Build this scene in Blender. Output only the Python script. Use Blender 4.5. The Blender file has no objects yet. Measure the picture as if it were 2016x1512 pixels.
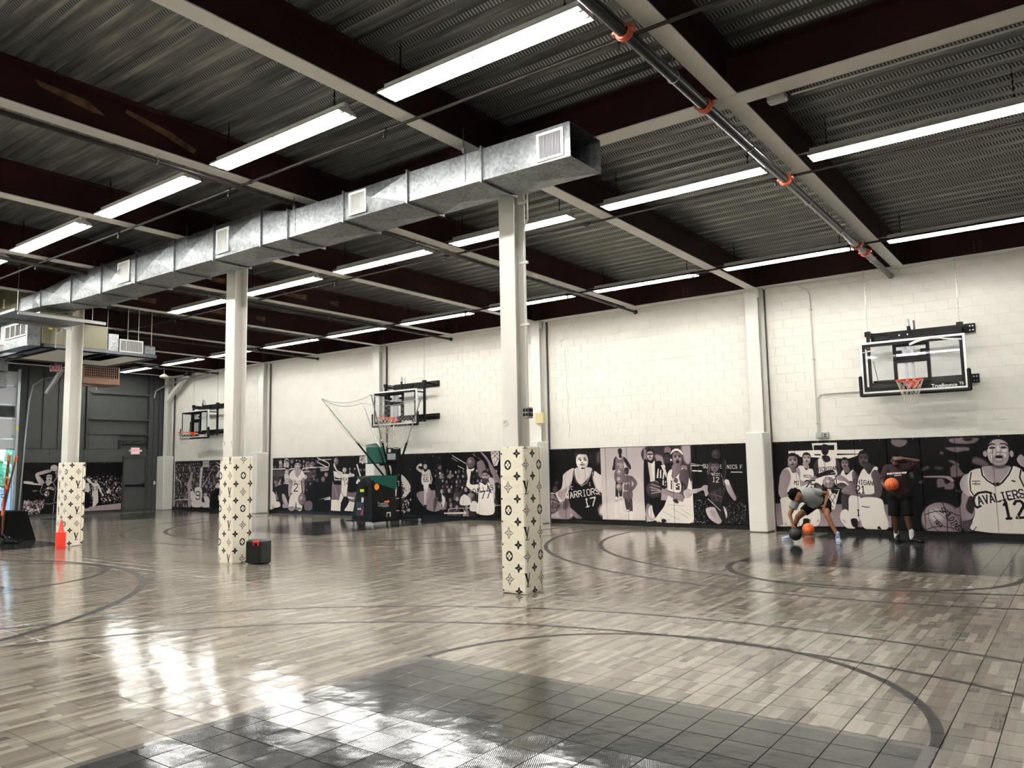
import bpy, math, random
import numpy as np
from mathutils import Vector, Matrix, noise

random.seed(7)
rng = np.random.RandomState(7)
SC = bpy.context.scene
COL = SC.collection
PI = math.pi

# ---------------------------------------------------------------- camera, world, light, exposure
H = 1.56
cam_d = bpy.data.cameras.new('camera')
cam = bpy.data.objects.new('camera', cam_d)
COL.objects.link(cam)
RT = Vector((.80324343, .59535393, -.01880659)).normalized()
FW = Vector((-.59065262, .80018773, .10406286)).normalized()
UP = RT.cross(FW).normalized()
M = Matrix.Identity(4)
for i in range(3):
    M[i][0], M[i][1], M[i][2] = RT[i], UP[i], -FW[i]
M[0][3], M[1][3], M[2][3] = 0, 0, H
cam.matrix_world = M
cam_d.sensor_width = 36
cam_d.lens = 1515.8 / 2016 * 36
cam_d.clip_start = .05
cam_d.clip_end = 300
SC.camera = cam
SC.view_settings.view_transform = 'Standard'
SC.view_settings.look = 'None'
SC.view_settings.gamma = 1
SC.view_settings.use_curve_mapping = False
SC.view_settings.exposure = 2.17
SC.cycles.use_denoising = True
SC.cycles.max_bounces = 8
SC.cycles.diffuse_bounces = 4
SC.cycles.glossy_bounces = 4
SC.cycles.transparent_max_bounces = 12
SC.cycles.sample_clamp_indirect = 6

TUBE = 24.0          # strength of the fluorescent tubes
SKY = 5.0

world = bpy.data.worlds.new('world')
SC.world = world
world.use_nodes = True
wn = world.node_tree
wn.nodes.clear()
wo = wn.nodes.new('ShaderNodeOutputWorld')
wb = wn.nodes.new('ShaderNodeBackground')
ws = wn.nodes.new('ShaderNodeTexSky')
ws.sky_type = 'HOSEK_WILKIE'
ws.turbidity = 4
ws.sun_direction = Vector((.5, -.7, .75)).normalized()
wn.links.new(ws.outputs[0], wb.inputs[0])
wb.inputs[1].default_value = SKY
wn.links.new(wb.outputs[0], wo.inputs[0])

# ---------------------------------------------------------------- helpers
def link(o, parent=None):
    COL.objects.link(o)
    if parent is not None:
        o.parent = parent
    return o

def wloc(o):
    v = Vector((0, 0, 0))
    while o is not None:
        v += o.location
        o = o.parent
    return v

def tag(o, label=None, cat=None, group=None, kind=None):
    if label: o['label'] = label
    if cat: o['category'] = cat
    if group: o['group'] = group
    if kind: o['kind'] = kind
    return o

def empty(name, loc=(0, 0, 0), label=None, cat=None, group=None, kind=None, parent=None):
    o = bpy.data.objects.new(name, None)
    o.empty_display_size = .1
    o.location = loc
    link(o, parent)
    return tag(o, label, cat, group, kind)

def copy_tree(o, parent=None):
    c = o.copy()
    COL.objects.link(c)
    c.parent = parent
    for ch in list(o.children):
        copy_tree(ch, c)
    return c

class MB:
    """collects faces; build() links them as one mesh object (world coordinates, moved into the parent's frame)"""
    def __init__(s):
        s.v = []; s.f = []; s.m = []; s.uv = {}
    def add(s, vs, fs, mi=0):
        b = len(s.v)
        s.v += [tuple(p) for p in vs]
        for f in fs:
            s.f.append(tuple(b + i for i in f)); s.m.append(mi)
        return s
    def box(s, x0, x1, y0, y1, z0, z1, mi=0):
        v = [(x0, y0, z0), (x1, y0, z0), (x1, y1, z0), (x0, y1, z0), (x0, y0, z1), (x1, y0, z1), (x1, y1, z1), (x0, y1, z1)]
        return s.add(v, [(0, 3, 2, 1), (4, 5, 6, 7), (0, 1, 5, 4), (1, 2, 6, 5), (2, 3, 7, 6), (3, 0, 4, 7)], mi)
    def cbox(s, x0, x1, y0, y1, z0, z1, c=.01, mi=0):
        """box with chamfered vertical edges and top/bottom rims"""
        def ring(i, z):
            a, b, d, e = x0 + i, x1 - i, y0 + i, y1 - i
            return [(a + c, d, z), (b - c, d, z), (b, d + c, z), (b, e - c, z), (b - c, e, z), (a + c, e, z), (a, e - c, z), (a, d + c, z)]
        v = ring(c, z0) + ring(0, z0 + c) + ring(0, z1 - c) + ring(c, z1)
        f = [tuple(range(7, -1, -1)), tuple(range(24, 32))]
        for k in range(3):
            for i in range(8):
                j = (i + 1) % 8
                f.append((k * 8 + i, k * 8 + j, k * 8 + 8 + j, k * 8 + 8 + i))
        return s.add(v, f, mi)
    def quad(s, a, b, c, d, mi=0):
        return s.add([a, b, c, d], [(0, 1, 2, 3)], mi)
    def cyl(s, p, q, r, r2=None, n=10, mi=0, caps=True):
        p, q = Vector(p), Vector(q)
        r2 = r if r2 is None else r2
        d = (q - p).normalized()
        a = d.orthogonal().normalized(); b = d.cross(a)
        v = []
        for c, rr in ((p, r), (q, r2)):
            for i in range(n):
                t = 2 * PI * i / n
                v.append(c + a * (math.cos(t) * rr) + b * (math.sin(t) * rr))
        f = [(i, (i + 1) % n, n + (i + 1) % n, n + i) for i in range(n)]
        if caps: f += [tuple(range(n - 1, -1, -1)), tuple(range(n, 2 * n))]
        return s.add(v, f, mi)
    def tube(s, pts, r, n=6, mi=0, closed=False):
        P = [Vector(p) for p in pts]
        k = len(P)
        rr = r if isinstance(r, (list, tuple)) else [r] * k
        v = []; prev = None
        for i, p in enumerate(P):
            if closed: d = (P[(i + 1) % k] - P[i - 1]).normalized()
            else: d = (P[min(i + 1, k - 1)] - P[max(i - 1, 0)]).normalized()
            a = d.orthogonal().normalized() if prev is None else (prev - d * prev.dot(d)).normalized()
            prev = a; b = d.cross(a)
            for j in range(n):
                t = 2 * PI * j / n
                v.append(p + (a * math.cos(t) + b * math.sin(t)) * rr[i])
        f = []
        for i in range(k if closed else k - 1):
            i2 = (i + 1) % k
            for j in range(n):
                f.append((i * n + j, i * n + (j + 1) % n, i2 * n + (j + 1) % n, i2 * n + j))
        if not closed:
            f += [tuple(range(n - 1, -1, -1)), tuple(range((k - 1) * n, k * n))]
        return s.add(v, f, mi)
    def lathe(s, c, prof, n=16, mi=0):
        """prof: (radius, z) pairs about a vertical axis at c"""
        v = []
        for r, z in prof:
            for i in range(n):
                t = 2 * PI * i / n
                v.append((c[0] + r * math.cos(t), c[1] + r * math.sin(t), c[2] + z))
        k = len(prof)
        f = [(a * n + i, a * n + (i + 1) % n, (a + 1) * n + (i + 1) % n, (a + 1) * n + i) for a in range(k - 1) for i in range(n)]
        f += [tuple(range(n - 1, -1, -1)), tuple(range((k - 1) * n, k * n))]
        return s.add(v, f, mi)
    def sphere(s, c, r, n=16, m=10, mi=0, sc=(1, 1, 1), rot=None):
        v = []
        R = rot or Matrix.Identity(3)
        for i in range(m + 1):
            a = PI * i / m
            for j in range(n):
                t = 2 * PI * j / n
                p = Vector((math.sin(a) * math.cos(t) * sc[0], math.sin(a) * math.sin(t) * sc[1], math.cos(a) * sc[2])) * r
                v.append(Vector(c) + R @ p)
        f = [(i * n + j, (i + 1) * n + j, (i + 1) * n + (j + 1) % n, i * n + (j + 1) % n) for i in range(m) for j in range(n)]
        return s.add(v, f, mi)
    def prism(s, poly, axis, a, b, mi=0):
        """poly of 2D points swept along an axis from a to b; the 2D axes are the other two in order"""
        def P(u, v, w):
            return {'x': (w, u, v), 'y': (u, w, v), 'z': (u, v, w)}[axis]
        n = len(poly)
        v = [P(u, w, a) for u, w in poly] + [P(u, w, b) for u, w in poly]
        f = [(i, (i + 1) % n, n + (i + 1) % n, n + i) for i in range(n)]
        f += [tuple(range(n - 1, -1, -1)), tuple(range(n, 2 * n))]
        return s.add(v, f, mi)
    def torus(s, c, R, r, axis='z', n=24, m=8, mi=0):
        pts = []
        for i in range(n):
            t = 2 * PI * i / n
            a, b = R * math.cos(t), R * math.sin(t)
            d = {'z': (a, b, 0), 'y': (a, 0, b), 'x': (0, a, b)}[axis]
            pts.append((c[0] + d[0], c[1] + d[1], c[2] + d[2]))
        return s.tube(pts, r, m, mi, closed=True)
    def mesh(s, name, mats, off=Vector((0, 0, 0)), smooth=False, fix=True):
        me = bpy.data.meshes.new(name)
        me.from_pydata([(p[0] - off[0], p[1] - off[1], p[2] - off[2]) for p in s.v], [], s.f)
        for m in (mats if isinstance(mats, (list, tuple)) else [mats]):
            me.materials.append(m)
        me.polygons.foreach_set('material_index', s.m)
        if smooth:
            me.polygons.foreach_set('use_smooth', [True] * len(me.polygons))
            try: me.set_sharp_from_angle(angle=math.radians(38))
            except Exception: pass
        me.update()
        if fix:
            import bmesh
            bm = bmesh.new(); bm.from_mesh(me)
            bmesh.ops.recalc_face_normals(bm, faces=bm.faces)
            bm.to_mesh(me); bm.free()
        return me
    def build(s, name, mats, parent=None, smooth=False, loc=None, fix=True, **kw):
        off = wloc(parent) if parent is not None else Vector((0, 0, 0))
        if loc is not None: off = off + Vector(loc)
        o = bpy.data.objects.new(name, s.mesh(name, mats, off, smooth, fix))
        link(o, parent)
        if loc is not None: o.location = Vector(loc)
        return tag(o, **kw)

# ---------------------------------------------------------------- materials
def mat(name, col, rough=.6, metal=0., spec=.5, emit=None, es=0, noise_amt=0, noise_scale=8, bump=0, bscale=40, alpha=1, trans=0, coat=0, stretch=None):
    m = bpy.data.materials.new(name)
    m.use_nodes = True
    nt = m.node_tree
    p = nt.nodes['Principled BSDF']
    p.inputs['Base Color'].default_value = (*col, 1)
    p.inputs['Roughness'].default_value = rough
    p.inputs['Metallic'].default_value = metal
    p.inputs['Specular IOR Level'].default_value = spec
    p.inputs['Alpha'].default_value = alpha
    p.inputs['Transmission Weight'].default_value = trans
    p.inputs['Coat Weight'].default_value = coat
    if emit:
        p.inputs['Emission Color'].default_value = (*emit, 1)
        p.inputs['Emission Strength'].default_value = es
    if noise_amt or bump:
        tc = nt.nodes.new('ShaderNodeTexCoord')
        src = tc.outputs['Object']
        if stretch:
            mp = nt.nodes.new('ShaderNodeMapping')
            mp.inputs['Scale'].default_value = stretch
            nt.links.new(src, mp.inputs[0]); src = mp.outputs[0]
    if noise_amt:
        n = nt.nodes.new('ShaderNodeTexNoise')
        n.inputs['Scale'].default_value = noise_scale
        n.inputs['Detail'].default_value = 6
        nt.links.new(src, n.inputs['Vector'])
        r = nt.nodes.new('ShaderNodeMapRange')
        r.inputs['From Min'].default_value = .3; r.inputs['From Max'].default_value = .7
        r.inputs['To Min'].default_value = 1 - noise_amt; r.inputs['To Max'].default_value = 1 + noise_amt
        nt.links.new(n.outputs[0], r.inputs[0])
        x = nt.nodes.new('ShaderNodeMix'); x.data_type = 'RGBA'; x.blend_type = 'MULTIPLY'
        x.inputs[0].default_value = 1
        x.inputs[6].default_value = (*col, 1)
        nt.links.new(r.outputs[0], x.inputs[7])
        nt.links.new(x.outputs[2], p.inputs['Base Color'])
    if bump:
        n = nt.nodes.new('ShaderNodeTexNoise')
        n.inputs['Scale'].default_value = bscale
        n.inputs['Detail'].default_value = 3
        nt.links.new(src, n.inputs['Vector'])
        b = nt.nodes.new('ShaderNodeBump')
        b.inputs['Strength'].default_value = bump
        b.inputs['Distance'].default_value = .01
        nt.links.new(n.outputs[0], b.inputs['Height'])
        nt.links.new(b.outputs[0], p.inputs['Normal'])
    return m

class NT:
    """tiny node-expression helper"""
    def __init__(s, m):
        s.nt = m.node_tree
    def math(s, op, a, b=None, c=None):
        n = s.nt.nodes.new('ShaderNodeMath'); n.operation = op
        for i, x in enumerate((a, b, c)):
            if x is None: continue
            if isinstance(x, (int, float)): n.inputs[i].default_value = x
            else: s.nt.links.new(x, n.inputs[i])
        return n.outputs[0]
    def comb(s, x, y, z=0):
        n = s.nt.nodes.new('ShaderNodeCombineXYZ')
        for i, v in enumerate((x, y, z)):
            if isinstance(v, (int, float)): n.inputs[i].default_value = v
            else: s.nt.links.new(v, n.inputs[i])
        return n.outputs[0]
    def white(s, vec):
        n = s.nt.nodes.new('ShaderNodeTexWhiteNoise'); n.noise_dimensions = '3D'
        s.nt.links.new(vec, n.inputs[0]); return n.outputs[0]
    def noise(s, vec, scale, detail=3):
        n = s.nt.nodes.new('ShaderNodeTexNoise')
        n.inputs['Scale'].default_value = scale; n.inputs['Detail'].default_value = detail
        s.nt.links.new(vec, n.inputs['Vector']); return n.outputs[0]
    def mixc(s, f, a, b, mode='MIX'):
        n = s.nt.nodes.new('ShaderNodeMix'); n.data_type = 'RGBA'; n.blend_type = mode
        for i, x in ((0, f), (6, a), (7, b)):
            if isinstance(x, (int, float)): n.inputs[i].default_value = x
            elif isinstance(x, tuple): n.inputs[i].default_value = (*x, 1)
            else: s.nt.links.new(x, n.inputs[i])
        return n.outputs[2]
    def ramp(s, f, stops):
        n = s.nt.nodes.new('ShaderNodeValToRGB')
        e = n.color_ramp.elements
        while len(e) < len(stops): e.new(.5)
        for i, (p, c) in enumerate(stops):
            e[i].position = p; e[i].color = (*c, 1)
        s.nt.links.new(f, n.inputs[0]); return n.outputs[0]
    def bump(s, h, strength=.3, dist=.01):
        b = s.nt.nodes.new('ShaderNodeBump')
        b.inputs['Strength'].default_value = strength; b.inputs['Distance'].default_value = dist
        s.nt.links.new(h, b.inputs['Height']); return b.outputs[0]

WHITE = mat('white_paint', (.70, .685, .64), .45, noise_amt=.03, noise_scale=3)
WALLW = mat('painted_block', (.76, .735, .675), .55, noise_amt=.035, noise_scale=2.5, bump=.12, bscale=60)
FLANGE = mat('white_flange_paint', (.72, .71, .67), .5, noise_amt=.05, noise_scale=2)
MAROON = mat('maroon_primer', (.034, .010, .010), .5, spec=.3, noise_amt=.35, noise_scale=1.6)
BLACK = mat('black_metal', (.004, .004, .0045), .4, spec=.22)
BLACKP = mat('black_plastic', (.0045, .005, .0055), .4, spec=.25)
RUBBER = mat('black_vinyl', (.004, .004, .005), .35, spec=.25)
CHROME = mat('bright_steel', (.62, .62, .62), .25, 1)
GREYM = mat('grey_conduit', (.42, .42, .41), .4, .7)
DGREY = mat('dark_grey_wall_paint', (.050, .055, .054), .55, noise_amt=.10, noise_scale=3)
DGREY2 = mat('darker_grey_paint', (.034, .037, .037), .5)
GALV = None
ORANGE = mat('orange_coupling', (.55, .10, .045), .45)
RIMO = mat('orange_rim', (.85, .09, .03), .35)
CONEO = mat('orange_plastic', (1.0, .06, .03), .4)
BALLO = None
TAN = mat('tan_cabinet', (.15, .14, .085), .35, .3, noise_amt=.05)
BROWN = mat('brown_heater', (.30, .17, .12), .45, .3)
DARKHOLE = mat('dark_cavity', (.012, .011, .011), .8)
GREEN = mat('green_fabric', (.0, .085, .06), .6)
NETM = mat('white_net_cord', (.52, .49, .43), .7)
TUBEM = mat('tube_light', (.9, .9, .9), .4, emit=(1.0, .985, .93), es=TUBE)
FIXW = mat('fixture_white', (.8, .8, .78), .4)
GLASSB = None

def galv():
    m = mat('galvanised_sheet', (.3, .32, .33), .42, .8)
    N = NT(m); nt = m.node_tree
    tc = nt.nodes.new('ShaderNodeTexCoord')
    vor = nt.nodes.new('ShaderNodeTexVoronoi'); vor.inputs['Scale'].default_value = 28
    nt.links.new(tc.outputs['Object'], vor.inputs['Vector'])
    w = N.math('MULTIPLY', N.noise(tc.outputs['Object'], 3.5, 5), 1)
    c = nt.nodes.new('ShaderNodeSeparateColor'); nt.links.new(vor.outputs['Color'], c.inputs[0])
    f = N.math('ADD', N.math('MULTIPLY', c.outputs[0], .45), N.math('MULTIPLY', w, .6))
    col = N.ramp(f, [(.15, (.13, .138, .142)), (.85, (.28, .295, .305))])
    p = nt.nodes['Principled BSDF']
    nt.links.new(col, p.inputs['Base Color'])
    r = N.math('ADD', N.math('MULTIPLY', c.outputs[1], .12), .36)
    nt.links.new(r, p.inputs['Roughness'])
    return m
GALV = galv()

def deckmat():
    m = mat('galvanised_deck', (.3, .3, .29), .42, .55)
    N = NT(m); nt = m.node_tree
    g = nt.nodes.new('ShaderNodeNewGeometry')
    mp = nt.nodes.new('ShaderNodeMapping'); mp.inputs['Scale'].default_value = (.5, 9, 9)
    nt.links.new(g.outputs['Position'], mp.inputs[0])
    n1 = N.noise(mp.outputs[0], 1.5, 6)
    n2 = N.noise(g.outputs['Position'], 1.3, 4)
    f = N.math('ADD', N.math('MULTIPLY', n1, .7), N.math('MULTIPLY', n2, .3))
    col = N.ramp(f, [(.34, (.05, .05, .049)), (.5, (.15, .15, .142)), (.64, (.34, .335, .317))])
    nt.links.new(col, nt.nodes['Principled BSDF'].inputs['Base Color'])
    return m
DECK = deckmat()
def deckweb():
    m = mat('embossed_deck_web', (.3, .3, .3), .4, .5)
    N = NT(m); nt = m.node_tree
    g = nt.nodes.new('ShaderNodeNewGeometry')
    sx = nt.nodes.new('ShaderNodeSeparateXYZ'); nt.links.new(g.outputs['Position'], sx.inputs[0])
    ph = N.math('ADD', N.math('MULTIPLY', sx.outputs[0], 26.0), N.math('MULTIPLY', sx.outputs[2], 14.0))
    s = N.math('FRACT', ph)
    k = N.math('GREATER_THAN', s, .45)
    col = N.mixc(k, (.04, .04, .04), (.36, .36, .34))  # dark and pale stripes paint in the shading of the embossing
    p = nt.nodes['Principled BSDF']
    nt.links.new(col, p.inputs['Base Color'])
    nt.links.new(N.bump(s, .5, .01), p.inputs['Normal'])
    return m
DECKWEB = deckweb()

def ballmat(name, c):
    m = mat(name, c, .5, bump=.25, bscale=300)
    N = NT(m); nt = m.node_tree
    tc = nt.nodes.new('ShaderNodeTexCoord')
    s = nt.nodes.new('ShaderNodeSeparateXYZ'); nt.links.new(tc.outputs['Object'], s.inputs[0])
    x, y, z = s.outputs
    w = .0028
    a = N.math('LESS_THAN', N.math('ABSOLUTE', x), w)
    b = N.math('LESS_THAN', N.math('ABSOLUTE', z), w)
    q = N.math('SUBTRACT', N.math('ABSOLUTE', y), N.math('ADD', N.math('MULTIPLY', N.math('MULTIPLY', x, x), 5.5), .052))
    c3 = N.math('LESS_THAN', N.math('ABSOLUTE', q), w * 1.2)
    k = N.math('MAXIMUM', N.math('MAXIMUM', a, b), c3)
    col = N.mixc(k, c, (.01, .008, .008))
    nt.links.new(col, nt.nodes['Principled BSDF'].inputs['Base Color'])
    return m
BALLO = ballmat('orange_ball_leather', (.72, .13, .03))
BALLK = ballmat('black_ball_rubber', (.004, .004, .004))

def glass():
    m = bpy.data.materials.new('clear_backboard_glass'); m.use_nodes = True
    nt = m.node_tree; nt.nodes.clear()
    o = nt.nodes.new('ShaderNodeOutputMaterial')
    t = nt.nodes.new('ShaderNodeBsdfTransparent'); t.inputs[0].default_value = (.95, .96, .98, 1)
    g = nt.nodes.new('ShaderNodeBsdfGlossy'); g.inputs['Roughness'].default_value = .03
    f = nt.nodes.new('ShaderNodeLayerWeight'); f.inputs[0].default_value = .12
    x = nt.nodes.new('ShaderNodeMixShader')
    pw = NT(m).math('ADD', NT(m).math('MULTIPLY', NT(m).math('POWER', f.outputs[1], 3.0), .5), .03); nt.links.new(pw, x.inputs[0]); nt.links.new(t.outputs[0], x.inputs[1]); nt.links.new(g.outputs[0], x.inputs[2])
    nt.links.new(x.outputs[0], o.inputs[0])
    return m
GLASSB = glass()
# ================================================================ THE SHELL
XL, XR, YF, YW = -30.6, 9.4, -1.7, 17.3      # left wall, right wall, front wall (behind the camera), long back wall
ZT, ZD = 5.44, 5.92                          # top of block wall / underside of deck
BX0, BS = -2.77, 3.02                        # roof beams: first one and spacing
TS = .25                                     # floor tile
KEYS = [(-4.5, -.75, YF, 4.83), (-4.5, -.75, 11.83, YW), (-15.5, -11.75, YF, 4.58), (-18.25, -14.5, 11.83, YW),
        (-22.0, -18.0, YF, 8.08), (-29.0, -25.25, 11.83, YW)]

def is_key(x, y):
    return any(a < x < b and c < y < d for a, b, c, d in KEYS)

def court(name, grey):
    m = mat(name, (.1, .1, .1), .10, spec=.36 if grey else .5)
    N = NT(m); nt = m.node_tree; p = nt.nodes['Principled BSDF']
    g = nt.nodes.new('ShaderNodeNewGeometry')
    s = nt.nodes.new('ShaderNodeSeparateXYZ'); nt.links.new(g.outputs['Position'], s.inputs[0])
    X, Y = s.outputs[0], s.outputs[1]
    if grey:
        tid = N.comb(N.math('FLOOR', N.math('DIVIDE', X, TS)), N.math('FLOOR', N.math('DIVIDE', N.math('SUBTRACT', Y, .08), TS)), 3)
        w = N.white(tid)
        base = N.ramp(w, [(0, (.020, .021, .021)), (1, (.033, .033, .032))])
        # the five-centimetre band along the free-throw edge
        band = N.math('LESS_THAN', N.math('ABSOLUTE', N.math('SUBTRACT', Y, 4.79)), .03)
        band2 = N.math('LESS_THAN', N.math('ABSOLUTE', N.math('SUBTRACT', Y, 11.87)), .03)
        sd = N.math('LESS_THAN', N.math('ABSOLUTE', N.math('ADD', X, 4.47)), .03)
        sd2 = N.math('LESS_THAN', N.math('ABSOLUTE', N.math('ADD', X, .79)), .03)
        k = N.math('MAXIMUM', N.math('MAXIMUM', band, band2), N.math('MAXIMUM', sd, sd2))
        base = N.mixc(k, base, (.105, .098, .093))
    else:
        st = N.math('FLOOR', N.math('DIVIDE', X, TS / 4))
        off = N.white(N.comb(st, 1.5, 2.5))
        ln = N.math('FLOOR', N.math('DIVIDE', N.math('ADD', Y, N.math('MULTIPLY', off, 4)), .42))
        r1 = N.white(N.comb(st, ln, 7))
        r2 = N.white(N.comb(st, ln, 19))
        mp = nt.nodes.new('ShaderNodeMapping'); mp.inputs['Scale'].default_value = (26, 2.2, 1)
        nt.links.new(g.outputs['Position'], mp.inputs[0])
        gr = N.noise(mp.outputs[0], 2.2, 6)
        f = N.math('ADD', N.math('MULTIPLY', r1, .72), N.math('MULTIPLY', gr, .34))
        base = N.ramp(f, [(.06, (.095, .083, .067)), (.40, (.175, .156, .127)), (.72, (.275, .25, .208)), (1, (.41, .38, .325))])
        base = N.mixc(N.math('MULTIPLY', r2, .22), base, (.34, .25, .20))
        # thin joints between the printed strips
        fx = N.math('FRACT', N.math('DIVIDE', X, TS / 4))
        j = N.math('LESS_THAN', fx, .03)
        base = N.mixc(N.math('MULTIPLY', j, .35), base, (.12, .10, .08))
    def ring(cx, cy, r, ylo=None, yhi=None, w=.026):
        dx = N.math('SUBTRACT', X, cx); dy = N.math('SUBTRACT', Y, cy)
        d = N.math('SQRT', N.math('ADD', N.math('MULTIPLY', dx, dx), N.math('MULTIPLY', dy, dy)))
        k = N.math('LESS_THAN', N.math('ABSOLUTE', N.math('SUBTRACT', d, r)), w)
        if ylo is not None: k = N.math('MULTIPLY', k, N.math('GREATER_THAN', Y, ylo))
        if yhi is not None: k = N.math('MULTIPLY', k, N.math('LESS_THAN', Y, yhi))
        return k
    rings = [ring(-2.6, .45, 6.98, .6, w=.028), ring(-2.66, .76, 5.82, .8, w=.028), ring(-2.63, 4.78, 1.86, 4.8, w=.034),
             ring(-2.55, 16.25, 7.02, None, 16.0, w=.04), ring(-2.55, 15.95, 5.82, None, 16.0, w=.04), ring(-2.6, 11.83, 1.86, None, 11.83, w=.05),
             ring(-13.6, .75, 5.75, .8, w=.05), ring(-13.62, 4.58, 1.86, 4.55, w=.05),
             ring(-16.3, 16.1, 7.0, None, 16, w=.05), ring(-16.35, 15.95, 5.85, None, 16, w=.05), ring(-16.37, 11.83, 1.86, None, 11.83, w=.05),
             ring(-27.1, 15.95, 5.82, None, 16), ring(-27.1, 11.83, 1.86, None, 11.83)]
    k = rings[0]
    for r in rings[1:]: k = N.math('MAXIMUM', k, r)
    if not grey:
        base = N.mixc(k, base, (.036, .031, .030))
        nt.links.new(N.math('ADD', N.math('MULTIPLY', k, .25), .10), p.inputs['Roughness'])
        nt.links.new(N.math('SUBTRACT', .5, N.math('MULTIPLY', k, .45)), p.inputs['Specular IOR Level'])
    nt.links.new(base, p.inputs['Base Color'])
    # each click tile dishes a little and carries fine ribs under the gloss
    u = N.math('SUBTRACT', N.math('FRACT', N.math('DIVIDE', X, TS)), .5)
    v = N.math('SUBTRACT', N.math('FRACT', N.math('DIVIDE', N.math('SUBTRACT', Y, .08), TS)), .5)
    dish = N.math('ADD', N.math('MULTIPLY', u, u), N.math('MULTIPLY', v, v))
    nz = N.noise(g.outputs['Position'], 5, 2)
    nf = N.noise(g.outputs['Position'], 55, 2)
    rib = N.math('SINE', N.math('MULTIPLY', N.math('ADD', X, N.math('MULTIPLY', Y, .5)), 520))
    h = N.math('ADD', N.math('MULTIPLY', dish, .16), N.math('MULTIPLY', nz, .42))
    h = N.math('ADD', h, N.math('ADD', N.math('MULTIPLY', rib, .010), N.math('MULTIPLY', nf, .024)))
    nt.links.new(N.bump(h, 1.0, .0068), p.inputs['Normal'])
    return m
COURTW = court('wood_print_court_tile', False)
COURTG = court('grey_court_tile', True)
SUBF = mat('dark_underfloor', (.02, .019, .018), .8)

mb = MB(); mb.box(XL - .3, XR + .2, YF - .2, YW + .3, -.25, -.012)
floor = mb.build('floor', SUBF, None, kind='structure')

def tile_mesh(mb, x0, y0, mi, g=.0018):
    x1, y1 = x0 + TS - g, y0 + TS - g
    x0 += g; y0 += g
    c = .0015
    v = [(x0, y0, -.011), (x1, y0, -.011), (x1, y1, -.011), (x0, y1, -.011), (x0, y0, -c), (x1, y0, -c), (x1, y1, -c), (x0, y1, -c),
         (x0 + c, y0 + c, 0), (x1 - c, y0 + c, 0), (x1 - c, y1 - c, 0), (x0 + c, y1 - c, 0)]
    f = [(0, 1, 5, 4), (1, 2, 6, 5), (2, 3, 7, 6), (3, 0, 4, 7), (4, 5, 9, 8), (5, 6, 10, 9), (6, 7, 11, 10), (7, 4, 8, 11), (8, 9, 10, 11)]
    mb.add(v, f, mi)
def proj(x, y, z):
    d = Vector((x, y, z - H)); w = d.dot(FW)
    if w < .2: return None
    return 1008 + 1515.8 * d.dot(RT) / w, 756 - 1515.8 * d.dot(UP) / w, w
tiles = []
ny0 = int(math.floor((YF - .08) / TS)); ny1 = int(math.ceil((YW - .08) / TS))
for ix in range(int(XL / TS) - 1, int(XR / TS) + 1):
    for iy in range(ny0, ny1):
        x, y = ix * TS, iy * TS + .08
        key = is_key(x + TS / 2, y + TS / 2)
        q = proj(x + TS / 2, y + TS / 2, 0)
        rank = 1e9
        if q and -20 < q[0] < 2040 and q[1] < 1530: rank = q[2] ** 3
        tiles.append((rank, x, y, key))
tiles.sort()
tm = {}
for k in (False, True):
    t = MB(); tile_mesh(t, 0, 0, 0); tm[k] = t.mesh('tile', COURTG if k else COURTW)
for r, x, y, key in tiles[:300]:
    o = bpy.data.objects.new('tile', tm[key]); o.location = (x, y, 0); link(o, floor)
fw = MB()
for r, x, y, key in tiles[300:]:
    tile_mesh(fw, x, y, 1 if key else 0)
fw.build('tile_field', [COURTW, COURTG], floor, kind='stuff', fix=False)

# ---------------------------------------------------------------- long back wall of painted blocks
BW, BH = .4064, .2032
mb = MB(); mb.box(XL - .3, XR + .2, YW + .006, YW + .35, -.2, ZD + .1)
wall_back = mb.build('wall_back', WALLW, None, kind='structure')
def block_mesh(mb, x0, z0, x1=None):
    x1 = (x0 + BW if x1 is None else x1) - .0015; z1 = z0 + BH - .0015
    x0 += .0015; z0 += .0015
    yb, ym, yf, c = YW + .0065, YW + .001, YW - .0003, .003
    v = [(x0, yb, z0), (x1, yb, z0), (x1, yb, z1), (x0, yb, z1), (x0, ym, z0), (x1, ym, z0), (x1, ym, z1), (x0, ym, z1),
         (x0 + c, yf, z0 + c), (x1 - c, yf, z0 + c), (x1 - c, yf, z1 - c), (x0 + c, yf, z1 - c)]
    f = [(0, 1, 5, 4), (1, 2, 6, 5), (2, 3, 7, 6), (3, 0, 4, 7), (4, 5, 9, 8), (5, 6, 10, 9), (6, 7, 11, 10), (7, 4, 8, 11), (8, 9, 10, 11)]
    mb.add(v, f)
blocks = []
r = 0
z = 1.83
while z < 5.42:
    x = XL + (BW / 2 if r % 2 else 0)
    while x < XR - .2:
        q = proj(x + .2, YW, z + .1)
        rank = q[2] if q and -10 < q[0] < 2030 else 1e9
        blocks.append((rank, x, z)); x += BW
    z += BH; r += 1
blocks.sort()
t = MB(); block_mesh(t, 0, 0); bmesh_ = t.mesh('block', WALLW)
for rank, x, z in blocks[:300]:
    o = bpy.data.objects.new('block', bmesh_); o.location = (x, 0, z); link(o, wall_back)
t = MB()
for rank, x, z in blocks[300:]: block_mesh(t, x, z)
t.build('block_field', WALLW, wall_back, kind='stuff', fix=False)
CRACK = mat('crack_line', (.25, .22, .19), .8)  # tone of the thin dark crack lines
t = MB()
cx = [(-10.98, 4.62), (-10.99, 4.3), (-10.94, 3.95), (-10.97, 3.6), (-10.92, 3.3), (-10.95, 2.9), (-10.9, 2.55), (-10.93, 2.2)]
t.tube([(x, YW - .0005, z) for x, z in cx], .0035, 4)
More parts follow.
